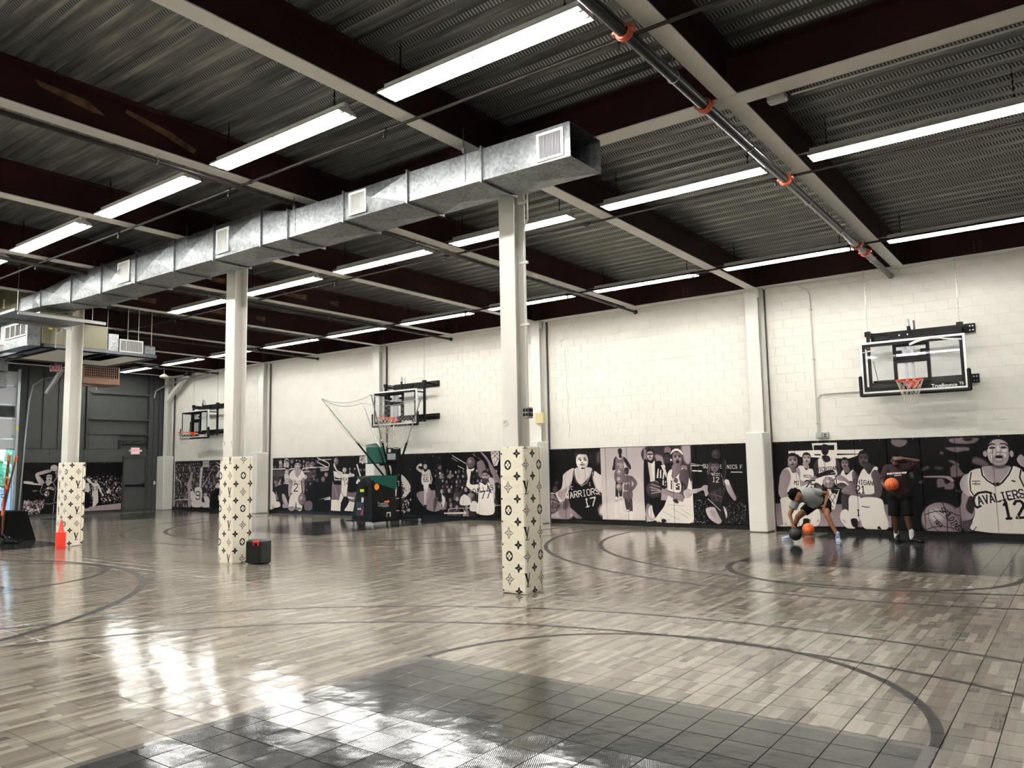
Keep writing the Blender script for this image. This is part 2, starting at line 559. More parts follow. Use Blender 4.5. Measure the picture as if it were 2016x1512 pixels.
t.tube([(-10.75, YW - .0005, 5.40), (-10.75, YW - .0005, 5.2), (-10.98, YW - .0005, 5.17), (-11.0, YW - .0005, 4.85), (-11.15, YW - .0005, 4.82)], .0028, 4)
t.tube([(-9.3, YW - .0005, 5.05), (-9.35, YW - .0005, 4.85), (-9.7, YW - .0005, 4.83), (-9.74, YW - .0005, 4.6), (-9.95, YW - .0005, 4.55)], .0022, 4)
t.build('crack', CRACK, wall_back)

# ---------------------------------------------------------------- other walls
t = MB(); t.box(XR, XR + .3, YF - .3, YW + .3, -.2, ZD + .1)
t.build('wall_right', WALLW, None, kind='structure')
t = MB(); t.box(XL - .3, XR + .3, YF - .3, YF, -.2, ZD + .1)
t.build('wall_front', WALLW, None, kind='structure')

# left wall: dark grey metal wall with girts; two overhead door openings
OP = [(8.05, 11.62), (2.0, 5.6)]
OZ = 2.42
t = MB()
def seg(y0, y1, z0, z1): t.box(XL - .3, XL, y0, y1, z0, z1)
seg(YF, 2.0, -.2, ZD); seg(5.6, 8.05, -.2, ZD); seg(11.62, YW, -.2, 2.44)
seg(2.0, 5.6, 5.2, ZD); seg(8.05, 11.62, 5.2, ZD)
t.box(XL - .3, XL - .10, 11.62, YW, 2.44, ZD)
wall_left = t.build('wall_left', DGREY, None, kind='structure')
# vertical ribbed sheets on the left half, recessed insulated bays with girts on the right
t = MB()
y = 11.95
for k in range(4):
    t.prism([(y, 2.46), (y + .5, 2.46), (y + .5, 5.6), (y, 5.6)], 'x', XL - .1, XL - .06)
    t.build('wall_panel', DGREY, wall_left); t = MB()
    t.box(XL - .1, XL - .025, y + .50, y + .53, 2.46, 5.6)
    t.build('rib', DGREY2, wall_left); t = MB()
    y += .54
t = MB()
for z in (4.66, 3.64, 3.07):
    t.prism([(XL - .1, z - .045), (XL + .06, z - .045), (XL + .06, z - .03), (XL + .02, z - .03), (XL + .02, z + .045), (XL - .1, z + .045)], 'y', 14.05, 16.45)
    # prism order for axis y is (x, z)
    t.build('girt', DGREY, wall_left); t = MB()
t.box(XL - .1, XL + .02, 13.98, 14.10, 2.44, 5.7); t.box(XL - .1, XL + .05, 16.42, 16.6, .0, 5.7)
t.box(XL, XL + .09, 16.85, 16.98, 0, 5.7); t.box(XL, XL + .03, 16.62, 17.28, 0, 5.7)
t.build('post', DGREY2, wall_left); t = MB()
for (y0, y1) in ((11.66, 12.72), (12.725, 13.95), (13.955, 15.38)):
    t.cbox(XL, XL + .018, y0, y1, 1.95, 2.43, .004); t.build('wall_panel', DGREY, wall_left); t = MB()
t.cbox(XL, XL + .018, 14.1, 15.2, 2.45, 3.02, .004); t.build('wall_panel', DGREY, wall_left); t = MB()
t.box(XL - .02, XL + .03, 15.24, 15.32, 2.46, 2.82); t.box(XL - .02, XL + .022, 15.40, 16.35, 2.66, 2.80)
t.build('opening', DARKHOLE, wall_left); t = MB()
t.tube([(XL + .035, 15.45, 2.7), (XL + .04, 15.7, 2.76), (XL + .035, 15.95, 2.69), (XL + .04, 16.3, 2.74)], .012, 5)
t.build('wire', DGREY, wall_left)
t = MB(); t.cbox(XL, XL + .05, 16.69, 16.77, 1.02, 1.16, .01); t.build('switch_plate', WHITE, wall_left)

# steel exit door
def door():
    fr = MB()
    fr.box(XL, XL + .05, 15.42, 15.5, 0, 2.12); fr.box(XL, XL + .05, 16.33, 16.41, 0, 2.12); fr.box(XL, XL + .05, 15.42, 16.41, 2.10, 2.18)
    d = fr.build('door_1', DGREY2, None, kind='structure')
    t = MB(); t.cbox(XL + .004, XL + .03, 15.505, 16.325, .015, 2.095, .004); t.build('door_leaf', DGREY, d)
    t = MB(); t.cbox(XL + .03, XL + .085, 15.52, 16.3, .98, 1.06, .012); t.cbox(XL + .03, XL + .10, 16.2, 16.29, .94, 1.10, .012)
    t.build('push_bar', BLACKP, d)
door()
# overhead sectional door, rolled up to head height, above the opening to the car park
WPAN = mat('white_door_panel', (.66, .69, .73), .45)
def garage(y0, y1, n):
    fr = MB(); fr.box(XL - .02, XL + .08, y1 - .02, y1 + .07, 0, 5.3); fr.box(XL - .02, XL + .08, y0 - .07, y0 + .02, 0, 5.3)
    d = fr.build('door_%d' % n, mat('door_track', (.45, .5, .53), .35, .6), None, kind='structure')
    zs = [2.44, 2.80, 3.52, 4.02, 4.70, 5.22]
    for i in range(5):
        a, b = zs[i], zs[i + 1]
        t = MB()
        if i == 2:
            t.box(XL - .03, XL + .02, y0, y1, a + .003, a + .05); t.box(XL - .03, XL + .02, y0, y1, b - .05, b - .003)
            for k in range(5):
                yy = y0 + (y1 - y0) * k / 4
                t.box(XL - .03, XL + .02, max(y0, yy - .05), min(y1, yy + .05), a + .05, b - .05)
            p_ = t.build('door_panel', WPAN, d)
            t = MB(); t.box(XL - .012, XL, y0 + .05, y1 - .05, a + .05, b - .05)
            t.build('pane', mat('dark_door_glass', (.02, .022, .02), .08, noise_amt=.8, noise_scale=3), p_)
        else:
            t.cbox(XL - .03, XL + .02, y0, y1, a + .003, b - .003, .006)
            t.build('door_panel', WPAN, d)
    t = MB(); t.box(XL - .03, XL + .02, y0, y1, 2.42, 2.44); t.build('rubber_seal', BLACKP, d)
    t = MB()
    for z in (2.9, 3.5, 4.0, 4.7): t.cbox(XL + .02, XL + .06, y1 - .12, y1 - .02, z - .04, z + .04, .008)
    t.cyl((XL + .05, y1 + .02, 2.45), (XL + .05, y1 + .02, 4.9), .02, n=6)
    t.build('hinge', GREYM, d)
    t = MB(); t.box(XL + .081, XL + .084, y1 - .02, y1 + .06, 3.12, 3.24); t.build('yellow_sticker', mat('yellow_sticker', (.8, .7, .02), .5), d)
garage(8.12, 11.56, 2)
garage(2.07, 5.53, 3)

# ---------------------------------------------------------------- ceiling: deck sheets, beams with white undersides, girders
ceiling = empty('ceiling', (0, 0, ZD), kind='structure')
def deck_sheet(L):
    # 0.915 m wide: three ribs, profile in (y, z); sheet runs along x
    mb = MB()
    P = []
    for k in range(3):
        o = k * .305
        P += [(o, 0), (o + .125, 0), (o + .155, .05), (o + .275, .05)]
    P.append((.915, 0))
    for i in range(len(P) - 1):
        (a, b), (c, d) = P[i], P[i + 1]
        slope = abs(b - d) > .01
        mb.quad((0, a, b), (L, a, b), (L, c, d), (0, c, d), 1 if slope else 0)
        if not slope and b == 0:      # small stiffening groove in the flat
            mid = (a + c) / 2
            mb.quad((0, mid - .006, -.002), (L, mid - .006, -.002), (L, mid + .006, -.002), (0, mid + .006, -.002), 0)
    return mb.mesh('deck_sheet', [DECK, DECKWEB], fix=False)
L = BS * 2
dm = deck_sheet(L - .004)
xs = []
x = BX0 - BS * 10
while x < XR: xs.append(x); x += L
y = YF - .1
while y < YW + .2:
    for x in xs:
        o = bpy.data.objects.new('deck_sheet', dm); link(o, ceiling); o.location = (x, y, 0)
    y += .915
t = MB(); t.box(XL - .3, XR + .3, YF - .3, YW + .3, ZD + .08, ZD + .3)
t.build('roof_slab', mat('roof_underside', (.05, .05, .05), .8), ceiling)

FZ = 5.42
GY = 7.86
def ibeam(axis, c, a, b, w=.21, top=ZD, name='beam', web=.012, zb=FZ):
    """I-beam along axis ('x' or 'y') centred at c on the other axis, from a to b"""
    t = MB()
    poly = [(c - web / 2, zb + .014), (c + web / 2, zb + .014), (c + web / 2, top - .02), (c + w / 2, top - .02), (c + w / 2, top - .004),
            (c - w / 2, top - .004), (c - w / 2, top - .02), (c - web / 2, top - .02)]
    t.prism(poly, axis, a, b)
    o = t.build(name, MAROON, ceiling)
    t = MB(); f = [(c - w / 2, zb), (c + w / 2, zb), (c + w / 2, zb + .014), (c - w / 2, zb + .014)]
    t.prism(f, axis, a, b)
    t.build('bottom_flange', FLANGE, o)
    return o
RUSTP = mat('bare_patch', (.16, .085, .045), .6, noise_amt=.6, noise_scale=6)
k = -4
while True:
    x = BX0 - BS * k
    if x < XL + .2: break
    if x < XR:
        b1 = ibeam('y', x, YF, GY - .14)
        b2 = ibeam('y', x, GY + .14, 17.0)
        if k == 2:
            for pts in ([(3.35, 5.80), (3.9, 5.77), (4.1, 5.66), (3.95, 5.65), (3.4, 5.74)], [(4.35, 5.83), (4.9, 5.74), (5.25, 5.62), (5.2, 5.56), (4.85, 5.66), (4.33, 5.78)]):
                t = MB(); t.prism(pts, 'x', x + .006, x + .0085); t.build('scuff', RUSTP, b1)
        if k in (4, 5):
            for y0, ln in ((9.2, .5), (10.3, .22), (11.1, .7), (12.5, .3)):
                t = MB(); t.prism([(y0, 5.7), (y0 + ln, 5.74), (y0 + ln, 5.6), (y0 + .05, 5.62)], 'x', x + .006, x + .0085); t.build('scuff', RUSTP, b2)
    k += 1
g1 = ibeam('x', GY, XL, XR, .27, name='girder')
g2 = ibeam('x', 17.16, XL, XR, .27, name='girder', zb=5.425)
t = MB()
for k in range(-3, 10):
    x = BX0 - BS * k
    if x > XR - .3 or x < XL + .3: continue
    for z in (5.52, 5.58, 5.64, 5.70):
        for dx in (-.16, -.09):
            t.cyl((x + dx, GY - .006, z), (x + dx, GY - .022, z), .011, n=6)
        for dx in (.10, .17):
            t.cyl((x + dx, 17.154, z), (x + dx, 17.138, z), .011, n=6)
        if k % 2 == 0:
            for dx in (1.35, 1.45):
                t.cyl((x + dx, 17.154, z), (x + dx, 17.138, z), .011, n=6)
t.build('bolt', mat('bolt_head', (.12, .09, .085), .5), g2)

# ---------------------------------------------------------------- baseboards
t = MB()
t.box(XL, XR, YW - .035, YW - .002, 0, .12); t.build('baseboard_back', BLACKP, None, kind='structure')
t = MB(); t.box(XL + .0, XL + .03, 11.66, 15.40, 0, .05); t.build('baseboard_left', DGREY2, None, kind='structure')
# ================================================================ STEEL POSTS AND THEIR PADS
PADX = [(-5.69, 'c3'), (-11.72, 'c2'), (-17.78, 'c1')]
PCOLX = [-5.75, -11.78, -17.88]
def steel_post(x, y0, y1, z0, z1, w, label, parts=True):
    o = empty('steel_post', (x, (y0 + y1) / 2, z0), label, 'post', 'white steel posts')
    t = MB(); t.box(x - w / 2, x + w / 2, y0, y0 + .014, z0, z1); t.build('flange', WHITE, o)
    t = MB(); t.box(x - w / 2, x + w / 2, y1 - .014, y1, z0, z1); t.build('flange', WHITE, o)
    t = MB(); t.box(x - .006, x + .006, y0 + .014, y1 - .014, z0, z1); t.build('web', WHITE, o)
    t = MB(); t.box(x - w / 2 - .02, x + w / 2 + .02, y0 - .02, y1 + .02, z1 - .002, z1 + .016); t.build('cap_plate', WHITE, o)
    return o
posts = [steel_post(PCOLX[0], 7.73, 7.98, 0, FZ - .018, .24, 'nearest free-standing white steel post, ending under the open duct end'),
         steel_post(PCOLX[1], 7.73, 7.98, 0, FZ - .018, .26, 'middle free-standing white steel post, beside the black case'),
         steel_post(PCOLX[2], 7.73, 7.98, 0, FZ - .018, .27, 'farthest free-standing white steel post, behind the orange cones')]
# outlet and conduit on the nearest post
x = PCOLX[0]
o = empty('outlet_box', (x + .19, 7.84, 2.17), 'grey four-socket outlet box clamped to the nearest post', 'outlet')
t = MB(); t.cbox(x + .16, x + .24, 7.79, 7.9, 2.13, 2.27, .008); t.build('box', GREYM, o)
for dz in (2.155, 2.21):
    for dy in (7.80, 7.85):
        t = MB(); t.box(x + .24, x + .245, dy, dy + .038, dz, dz + .04); t.build('socket', BLACKP, o)
    for dx in (.165, .205):
        t = MB(); t.box(x + dx, x + dx + .03, 7.785, 7.79, dz, dz + .04); t.build('socket', BLACKP, o)
o = empty('white_conduit', (x + .13, 7.84, 2.27), 'thin white conduit running up the side of the nearest post', 'conduit')
t = MB(); t.tube([(x + .19, 7.84, 2.27), (x + .19, 7.84, 4.25), (x + .19, 7.84, 4.55), (x + .13 + .13, 7.84, 4.68), (x + .26, 7.84, 5.05), (x + .26, 7.84, 5.40)], .010, 6); t.build('pipe', WHITE, o, smooth=True)
for z in (3.3, 4.1, 4.9):
    t = MB(); t.cbox(x + .12, x + .25, 7.82, 7.86, z, z + .035, .006); t.build('clamp', WHITE, o)
for px_, py_ in ((PCOLX[0] - .06, 7.725), (PCOLX[1] - .10, 7.725), (PCOLX[1] + .13, 7.725)):
    z = 2.02 if px_ < -6 else 2.08
    nm = 'round clear hook on the nearest post above its pad' if px_ > -6 else ('clear ring on the left edge of the middle post' if px_ < PCOLX[1] else 'clear ring on the right edge of the middle post')
    t = MB(); t.torus((px_, py_ - .006, z), .032, .006, 'y', 16, 6); t.build('hook_ring', WHITE, None, smooth=True, label=nm, cat='hook')

# ---- printed pattern for the three free-standing pads (rasterised flat print)
def raster(w, h):
    return np.ones((h, w), np.float32)
def fillpoly(A, pts, val, soft=False):
    """even-odd fill, pts in pixels (x right, y up)"""
    P = np.array(pts, np.float64)
    x0 = max(int(P[:, 0].min()) - 1, 0); x1 = min(int(P[:, 0].max()) + 2, A.shape[1])
    y0 = max(int(P[:, 1].min()) - 1, 0); y1 = min(int(P[:, 1].max()) + 2, A.shape[0])
    if x1 <= x0 or y1 <= y0: return None
    xs = np.arange(x0, x1) + .5; ys = np.arange(y0, y1) + .5
    ins = np.zeros((len(ys), len(xs)), bool)
    Q = np.roll(P, -1, 0)
    for (ax, ay), (bx, by) in zip(P, Q):
        if ay == by: continue
        lo, hi = (ay, by) if ay < by else (by, ay)
        r = (ys >= lo) & (ys < hi)
        if not r.any(): continue
        xi = ax + (ys[r] - ay) * (bx - ax) / (by - ay)
        ins[r] ^= xs[None, :] < xi[:, None]
    if isinstance(val, np.ndarray): A[y0:y1, x0:x1][ins] = val[y0:y1, x0:x1][ins]
    else: A[y0:y1, x0:x1][ins] = val
    return (x0, x1, y0, y1, ins)
def image_mat(name, rgb, rough=.45, alpha_rows=None, spec=.4):
    """rgb: h x w x 3 float, rows from the bottom"""
    h, w, _ = rgb.shape
    im = bpy.data.images.new(name, w, h, alpha=False, float_buffer=False)
    buf = np.ones((h, w, 4), np.float32); buf[..., :3] = rgb
    im.pixels.foreach_set(buf.ravel()); im.update(); im.pack()
    m = bpy.data.materials.new(name); m.use_nodes = True
    nt = m.node_tree; p = nt.nodes['Principled BSDF']
    p.inputs['Roughness'].default_value = rough; p.inputs['Specular IOR Level'].default_value = spec
    ti = nt.nodes.new('ShaderNodeTexImage'); ti.image = im
    uv = nt.nodes.new('ShaderNodeUVMap'); uv.uv_map = 'UVMap'
    nt.links.new(uv.outputs[0], ti.inputs[0]); nt.links.new(ti.outputs[0], p.inputs['Base Color'])
    return m
def petal(A, cx, cy, ang, r0, r1, w, val):
    ca, sa = math.cos(ang), math.sin(ang)
    pts = []
    for i in range(25):
        t = i / 24 * 2 * PI
        u = (r0 + r1) / 2 + (r1 - r0) / 2 * math.cos(t)
        q = (u - r0) / (r1 - r0)
        v = w * math.sin(t) * (1 - .55 * q)
        pts.append((cx + u * ca - v * sa, cy + u * sa + v * ca))
    fillpoly(A, pts, val)
def disc(A, cx, cy, rx, ry, val):
    fillpoly(A, [(cx + rx * math.cos(t * PI / 16), cy + ry * math.sin(t * PI / 16)) for t in range(32)], val)
def star(A, cx, cy, s, val=0.):
    for k in range(4): petal(A, cx, cy, k * PI / 2, -.1 * s, s, .40 * s, val)
    disc(A, cx, cy, .12 * s, .12 * s, 1.)
def roundel(A, cx, cy, s):
    disc(A, cx, cy, s, s * 1.18, 0.)
    for k in range(4): disc(A, cx + .42 * s * math.cos(k * PI / 2), cy + .48 * s * math.sin(k * PI / 2), .30 * s, .34 * s, 1.)
    disc(A, cx, cy, .13 * s, .13 * s, 0.)
def lozenge(A, cx, cy, s):
    def dia(r, v, q=.72):
        pts = []
        for k in range(4):
            a = k * PI / 2
            pts.append((cx + r * math.cos(a), cy + r * 1.15 * math.sin(a)))
            b = a + PI / 4
            pts.append((cx + r * .707 * q * math.cos(b), cy + r * .707 * q * 1.15 * math.sin(b)))
        fillpoly(A, pts, v)
    dia(s, 0.); dia(s * .82, 1.); dia(s * .76, 0., .66)
    for k in range(4): petal(A, cx, cy, k * PI / 2, 0, s * .76, .19 * s, 1.)
    disc(A, cx, cy, .12 * s, .12 * s, 0.)
def monogram(A, cx, cy, s):
    def bar(pts): fillpoly(A, [(cx + x * s, cy + y * s) for x, y in pts], 0.)
    # slanted L
    bar([(.20, .78), (.38, .78), (-.06, -.98), (-.30, -.98)]); bar([(.12, .80), (.52, .80), (.52, .74), (.12, .74)])
    bar([(-.42, -1.0), (.42, -1.0), (.62, -.5), (.56, -.5), (.34, -.9), (-.42, -.92)])
    # V over it
    bar([(-.62, 1.0), (-.26, 1.0), (.10, -.58), (-.06, -.92)]); bar([(.36, 1.0), (.50, 1.0), (.06, -.70), (-.04, -.70)])
    bar([(-.72, 1.04), (-.16, 1.04), (-.16, .95), (-.72, .95)]); bar([(.22, 1.04), (.66, 1.04), (.66, .95), (.22, .95)])
PPM = 620
cw, rh = .138, .277
W_, H_ = int(cw * 4 * PPM), int(rh * 2 * PPM)
A = raster(W_, H_)
for wx in (-W_, 0, W_):
    for wy in (-H_, 0, H_):
        def at(c, r): return wx + c * cw * PPM, wy + r * rh * PPM
        for r in (0, 1):
            star(A, *at(0, r), .056 * PPM); star(A, *at(2, r), .056 * PPM)
        roundel(A, *at(1, .5), .052 * PPM); lozenge(A, *at(1, 1.5), .066 * PPM)
        lozenge(A, *at(3, .5), .064 * PPM); monogram(A, *at(3, 1.5), .080 * PPM)
lo, hi = np.array([.02, .02, .022]), np.array([.93, .90, .83])
PADPRINT = image_mat('monogram_pad_print', lo + (hi - lo) * A[..., None], .42)
nb = PADPRINT.node_tree
nn = nb.nodes.new('ShaderNodeTexNoise'); nn.inputs['Scale'].default_value = 7; nn.inputs['Detail'].default_value = 2
tc = nb.nodes.new('ShaderNodeTexCoord'); mpn = nb.nodes.new('ShaderNodeMapping'); mpn.inputs['Scale'].default_value = (1, 1, 2.2)
nb.links.new(tc.outputs['Object'], mpn.inputs[0]); nb.links.new(mpn.outputs[0], nn.inputs['Vector'])
bb = nb.nodes.new('ShaderNodeBump'); bb.inputs['Strength'].default_value = .6; bb.inputs['Distance'].default_value = .02
nb.links.new(nn.outputs[0], bb.inputs['Height']); nb.links.new(bb.outputs[0], nb.nodes['Principled BSDF'].inputs['Normal'])

def printed_pad(x, w, u0, v0, label):
    """open square sleeve of padded vinyl, 1.78 m tall, print wrapped round it"""
    y0, y1, zt = 7.67, 8.06, 1.78
    x0, x1 = x - w / 2, x + w / 2
    c = .018
    ring = [(x0 + c, y0), (x1 - c, y0), (x1, y0 + c), (x1, y1 - c), (x1 - c, y1), (x0 + c, y1), (x0, y1 - c), (x0, y0 + c)]
    per = [0]
    for i in range(8):
        a, b = ring[i], ring[(i + 1) % 8]
        per.append(per[-1] + math.hypot(a[0] - b[0], a[1] - b[1]))
    zs = [.005, .03, .3, .6, .9, 1.2, 1.5, zt - .02, zt]
    vs = []; fs = []; uvs = []
    r2 = random.Random(int(-x * 10))
    for k, z in enumerate(zs):
        for i, (a, b) in enumerate(ring):
            s = .012 if k in (0, len(zs) - 1) else r2.uniform(-.004, .003)
            cx_, cy_ = (x0 + x1) / 2, (y0 + y1) / 2
            vs.append((a + (cx_ - a) * s * 2, b + (cy_ - b) * s * 2, z + (r2.uniform(-.006, .006) if k in (0, len(zs) - 1) else 0)))
    for k in range(len(zs) - 1):
        for i in range(8):
            j = (i + 1) % 8
            fs.append((k * 8 + i, k * 8 + j, k * 8 + 8 + j, k * 8 + 8 + i))
            uvs += [(per[i], zs[k]), (per[i + 1], zs[k]), (per[i + 1], zs[k + 1]), (per[i], zs[k + 1])]
    n = len(vs)
    for a, b in ring: vs.append((a + ((x0 + x1) / 2 - a) * .22, b + ((y0 + y1) / 2 - b) * .22, zt - .004))
    for i in range(8):
        j = (i + 1) % 8
        fs.append(((len(zs) - 1) * 8 + i, (len(zs) - 1) * 8 + j, n + j, n + i)); uvs += [(0.03, .03)] * 4
    me = bpy.data.meshes.new('post_pad')
    cx_, cy_ = (x0 + x1) / 2, (y0 + y1) / 2
    me.from_pydata([(a - cx_, b - cy_, z) for a, b, z in vs], [], fs)
    uvl = me.uv_layers.new(name='UVMap')
    pu, pv = cw * 4, rh * 2
    uvl.data.foreach_set('uv', [c_ for u, v in uvs for c_ in ((u + u0) / pu, (v + v0) / pv)])
    me.materials.append(PADPRINT)
    me.polygons.foreach_set('use_smooth', [False] * len(me.polygons))
    me.update()
    root = empty('post_pad', (cx_, cy_, 0), label, 'pad', 'monogram pads on the free-standing posts')
    o = bpy.data.objects.new('cover', me); link(o, root)
    t = MB(); t.box(x1 + .0005, x1 + .003, y1 - .07, y1 - .064, .02, zt - .01); t.build('seam', mat('seam_thread', (.25, .22, .2), .7), root)
    return root
printed_pad(-5.69, .375, .030, .245, 'white monogram-print pad on the nearest post')
printed_pad(-11.72, .40, .12, .34, 'white monogram-print pad on the middle post, black case beside it')
printed_pad(-17.78, .44, .32, .2155, 'white monogram-print pad on the farthest post, orange cones before it')

# ---- wall posts with plain white pads
PADV = mat('white_vinyl_pad', (.74, .725, .68), .4, bump=.25, bscale=9)
WPX = [(-5.80, 'right of the wide five-player photo print, in the court corner nearest the players'), (-11.75, ''), (-17.92, ''), (-23.92, ''), (-30.33, '')]
WPL = ['wall post beside the players', 'wall post partly hidden by the nearest free-standing post', 'wall post behind the ball machine',
       'wall post beside the middle free-standing post', 'wall post in the far corner beside the dark grey wall']
for i, (x, _) in enumerate(WPX):
    w = .29
    o = empty('wall_post', (x, 17.1, 0), 'white steel ' + WPL[i], 'post', 'white wall posts')
    t = MB(); t.box(x - w / 2, x + w / 2, 17.0, 17.016, 0, 5.42); t.build('flange', WHITE, o)
    t = MB(); t.box(x - .006, x + .006, 17.016, 17.27, 0, 5.42); t.build('web', WHITE, o)
    t = MB(); t.box(x + w / 2 - .02, x + w / 2 + .07, 17.2, 17.29, 0, 5.42); t.build('back_flange', WHITE, o)
    t = MB(); t.box(x + w / 2 + .07, x + w / 2 + .085, 17.22, 17.295, 0, 5.40); t.build('gap_line', mat('dark_joint', (.08, .07, .065), .8), o)  # dark strip stands in for the unlit gap beside the post
    if i < 4:
        t = MB(); t.cbox(x + .10, x + .16, 17.02, 17.12, 5.20, 5.40, .005); t.build('bracket', WHITE, o)
    cx0, cx1 = (x - .19, x + .205) if i < 4 else (x - .26, x + .28)
    p = empty('wall_pad', ((cx0 + cx1) / 2, 17.0, 0), 'plain white pad on the ' + WPL[i], 'pad', 'white wall post pads')
    t = MB(); t.cbox(cx0, cx1, 16.72 if i < 4 else 16.82, 17.24, .004, 2.165, .02); t.build('cover', PADV, p, smooth=True)
    t = MB(); t.box(cx0 - .001, cx1 + .001, 16.719 if i < 4 else 16.819, 17.2, .22, .224); t.build('seam', mat('pad_seam', (.5, .48, .44), .7), p)
# diagonal brace in the far corner
o = empty('corner_brace', (-30.33, 17.0, 4.44), 'white diagonal steel brace from the far corner post up to the roof beam', 'brace')
t = MB()
a, b = Vector((-30.3, 17.02, 4.42)), Vector((-28.75, 17.02, 5.42))
d = (b - a).normalized(); n_ = Vector((-d.z, 0, d.x)) * .09
for (y0, y1, s0, s1) in ((16.94, 16.955, -1, 1), (16.94, 17.06, -1, -.86), (16.94, 17.06, .86, 1)):
    p1, p2, p3, p4 = a + n_ * s0, b + n_ * s0, b + n_ * s1, a + n_ * s1
    v = [(p.x, y, p.z) for y in (y0, y1) for p in (p1, p2, p3, p4)]
    t.add(v, [(0, 1, 2, 3), (7, 6, 5, 4), (0, 4, 5, 1), (1, 5, 6, 2), (2, 6, 7, 3), (3, 7, 4, 0)])
t.build('channel', WHITE, o)
t = MB(); t.cbox(-28.95, -28.6, 16.93, 17.08, 5.36, 5.42, .01); t.build('gusset', BLACK, o)
# ================================================================ LIGHT FIXTURES
def make_fixture():
    """2.42 m strip light, origin at its middle; four tubes (two pairs end to end)"""
    root = empty('strip_light', (0, 0, 0))
    t = MB()
    t.cbox(-1.21, 1.21, -.035, .035, .02, .085, .006); t.build('housing', FIXW, root)
    t = MB()
    pr = [(-.135, -.045), (-.115, -.012), (-.045, .022), (.045, .022), (.115, -.012), (.135, -.045), (.131, -.047), (.112, -.016), (.044, .017), (-.044, .017), (-.112, -.016), (-.131, -.047)]
    n = len(pr); v = [(-1.21, a, b) for a, b in pr] + [(1.21, a, b) for a, b in pr]
    t.add(v, [(i, (i + 1) % n, n + (i + 1) % n, n + i) for i in range(n)])
    for sx in (-1, 1):
        t.add([(1.21 * sx, a, b) for a, b in ((-.135, -.045), (-.115, -.012), (-.045, .022), (.045, .022), (.115, -.012), (.135, -.045))], [(0, 1, 2, 3, 4, 5)])
    t.build('reflector', FIXW, root)
    for sx in (-1, 1):
        for sy in (-1, 1):
            t = MB()
            a, b = sx * .035, sx * 1.175
            t.cyl((a, sy * .055, -.035), (b, sy * .055, -.035), .0165, n=8)
            t.build('tube', TUBEM, root, smooth=True)
    for cx_ in (-1.19, 0, 1.19):
        for sy in (-1, 1):
            t = MB(); t.cbox(cx_ - .02, cx_ + .02, sy * .055 - .014, sy * .055 + .014, -.052, .02, .004)
            t.build('socket', FIXW, root)
    for sx in (-1, 1):
        t = MB()
        for k in range(8):
            z = .085 + k * .042
            if k % 2: t.box(sx * 1.0 - .002, sx * 1.0 + .002, -.009, .009, z, z + .046)
            else: t.box(sx * 1.0 - .009, sx * 1.0 + .009, -.002, .002, z, z + .046)
        t.box(sx * 1.0 - .003, sx * 1.0 + .003, -.003, .003, .42, .50)
        t.build('chain', BLACK, root)
    return root
proto = make_fixture()
ORD = ['first', 'second', 'third', 'fourth', 'fifth', 'sixth', 'seventh', 'eighth', 'ninth', 'tenth', 'eleventh']
ROWS = [(5.42, 'row nearest the open duct side', range(0, 8)), (9.98, 'row just behind the white posts', range(-1, 6)), (14.85, 'row along the back wall', range(-1, 9)), (1.0, 'row outside the view', range(-1, 8))]
first = True
for Y, nm, ks in ROWS:
    for j, k in enumerate(ks):
        xc = BX0 - BS * k - BS / 2 - .07
        if Y == 9.98 and k > 4: continue
        o = proto if first else copy_tree(proto)
        first = False
        o.location = (xc, Y, 5.435)
        near = k - ks[0]
        tag(o, 'strip light, %s from the near end of the %s' % (ORD[near], nm), 'light', 'strip lights of the ' + nm)
# conduit run linking each row
for Y, nm, x1 in ((5.42, 'front light row', -26.), (9.98, 'middle light row', -17.8), (14.85, 'back light row', -29.5)):
    t = MB(); t.tube([(XR - .5, Y + .045, 5.50), (x1, Y + .045, 5.50)], .011, 6)
    t.build('light_conduit', GREYM, None, label='thin grey conduit linking the fixtures of the ' + nm, cat='conduit', smooth=True)

# ================================================================ SPRINKLER PIPES
def main_pipe():
    X = -2.95
    root = empty('sprinkler_main', (X, 8, 5.3), 'thick black sprinkler main with orange couplings running to the back wall', 'pipe')
    t = MB(); t.cyl((X, YF, 5.3), (X, 14.95, 5.3), .058, n=20); t.build('pipe', mat('black_pipe', (.016, .016, .017), .22), root, smooth=True)
    t = MB(); t.cyl((X, 14.95, 5.3), (X, YW, 5.3), .058, n=20); t.build('pipe', mat('grey_pipe', (.10, .10, .10), .5), root, smooth=True)
    for y in (2.0, 5.74, 7.52, 10.27, 14.33, 14.96):
        t = MB(); t.cyl((X, y - .035, 5.3), (X, y + .035, 5.3), .076, n=20)
        t.cyl((X, y - .012, 5.3), (X, y + .012, 5.3), .084, n=20)
        for s in (-1, 1): t.cbox(X + s * .085 - .022, X + s * .085 + .022, y - .03, y + .03, 5.285, 5.325, .008)
        t.build('coupling', ORANGE, root, smooth=True)
    for y in (3.6, 6.75, 8.88, 11.36, 13.2, 15.6):
        t = MB(); t.torus((X, y, 5.3), .062, .005, 'y', 20, 6); t.cyl((X, y, 5.36), (X, y, 5.9), .005, n=6)
        t.build('hanger', GREYM, root, smooth=True)
main_pipe()
PIPED = mat('dark_pipe', (.022, .016, .014), .4, spec=.3)
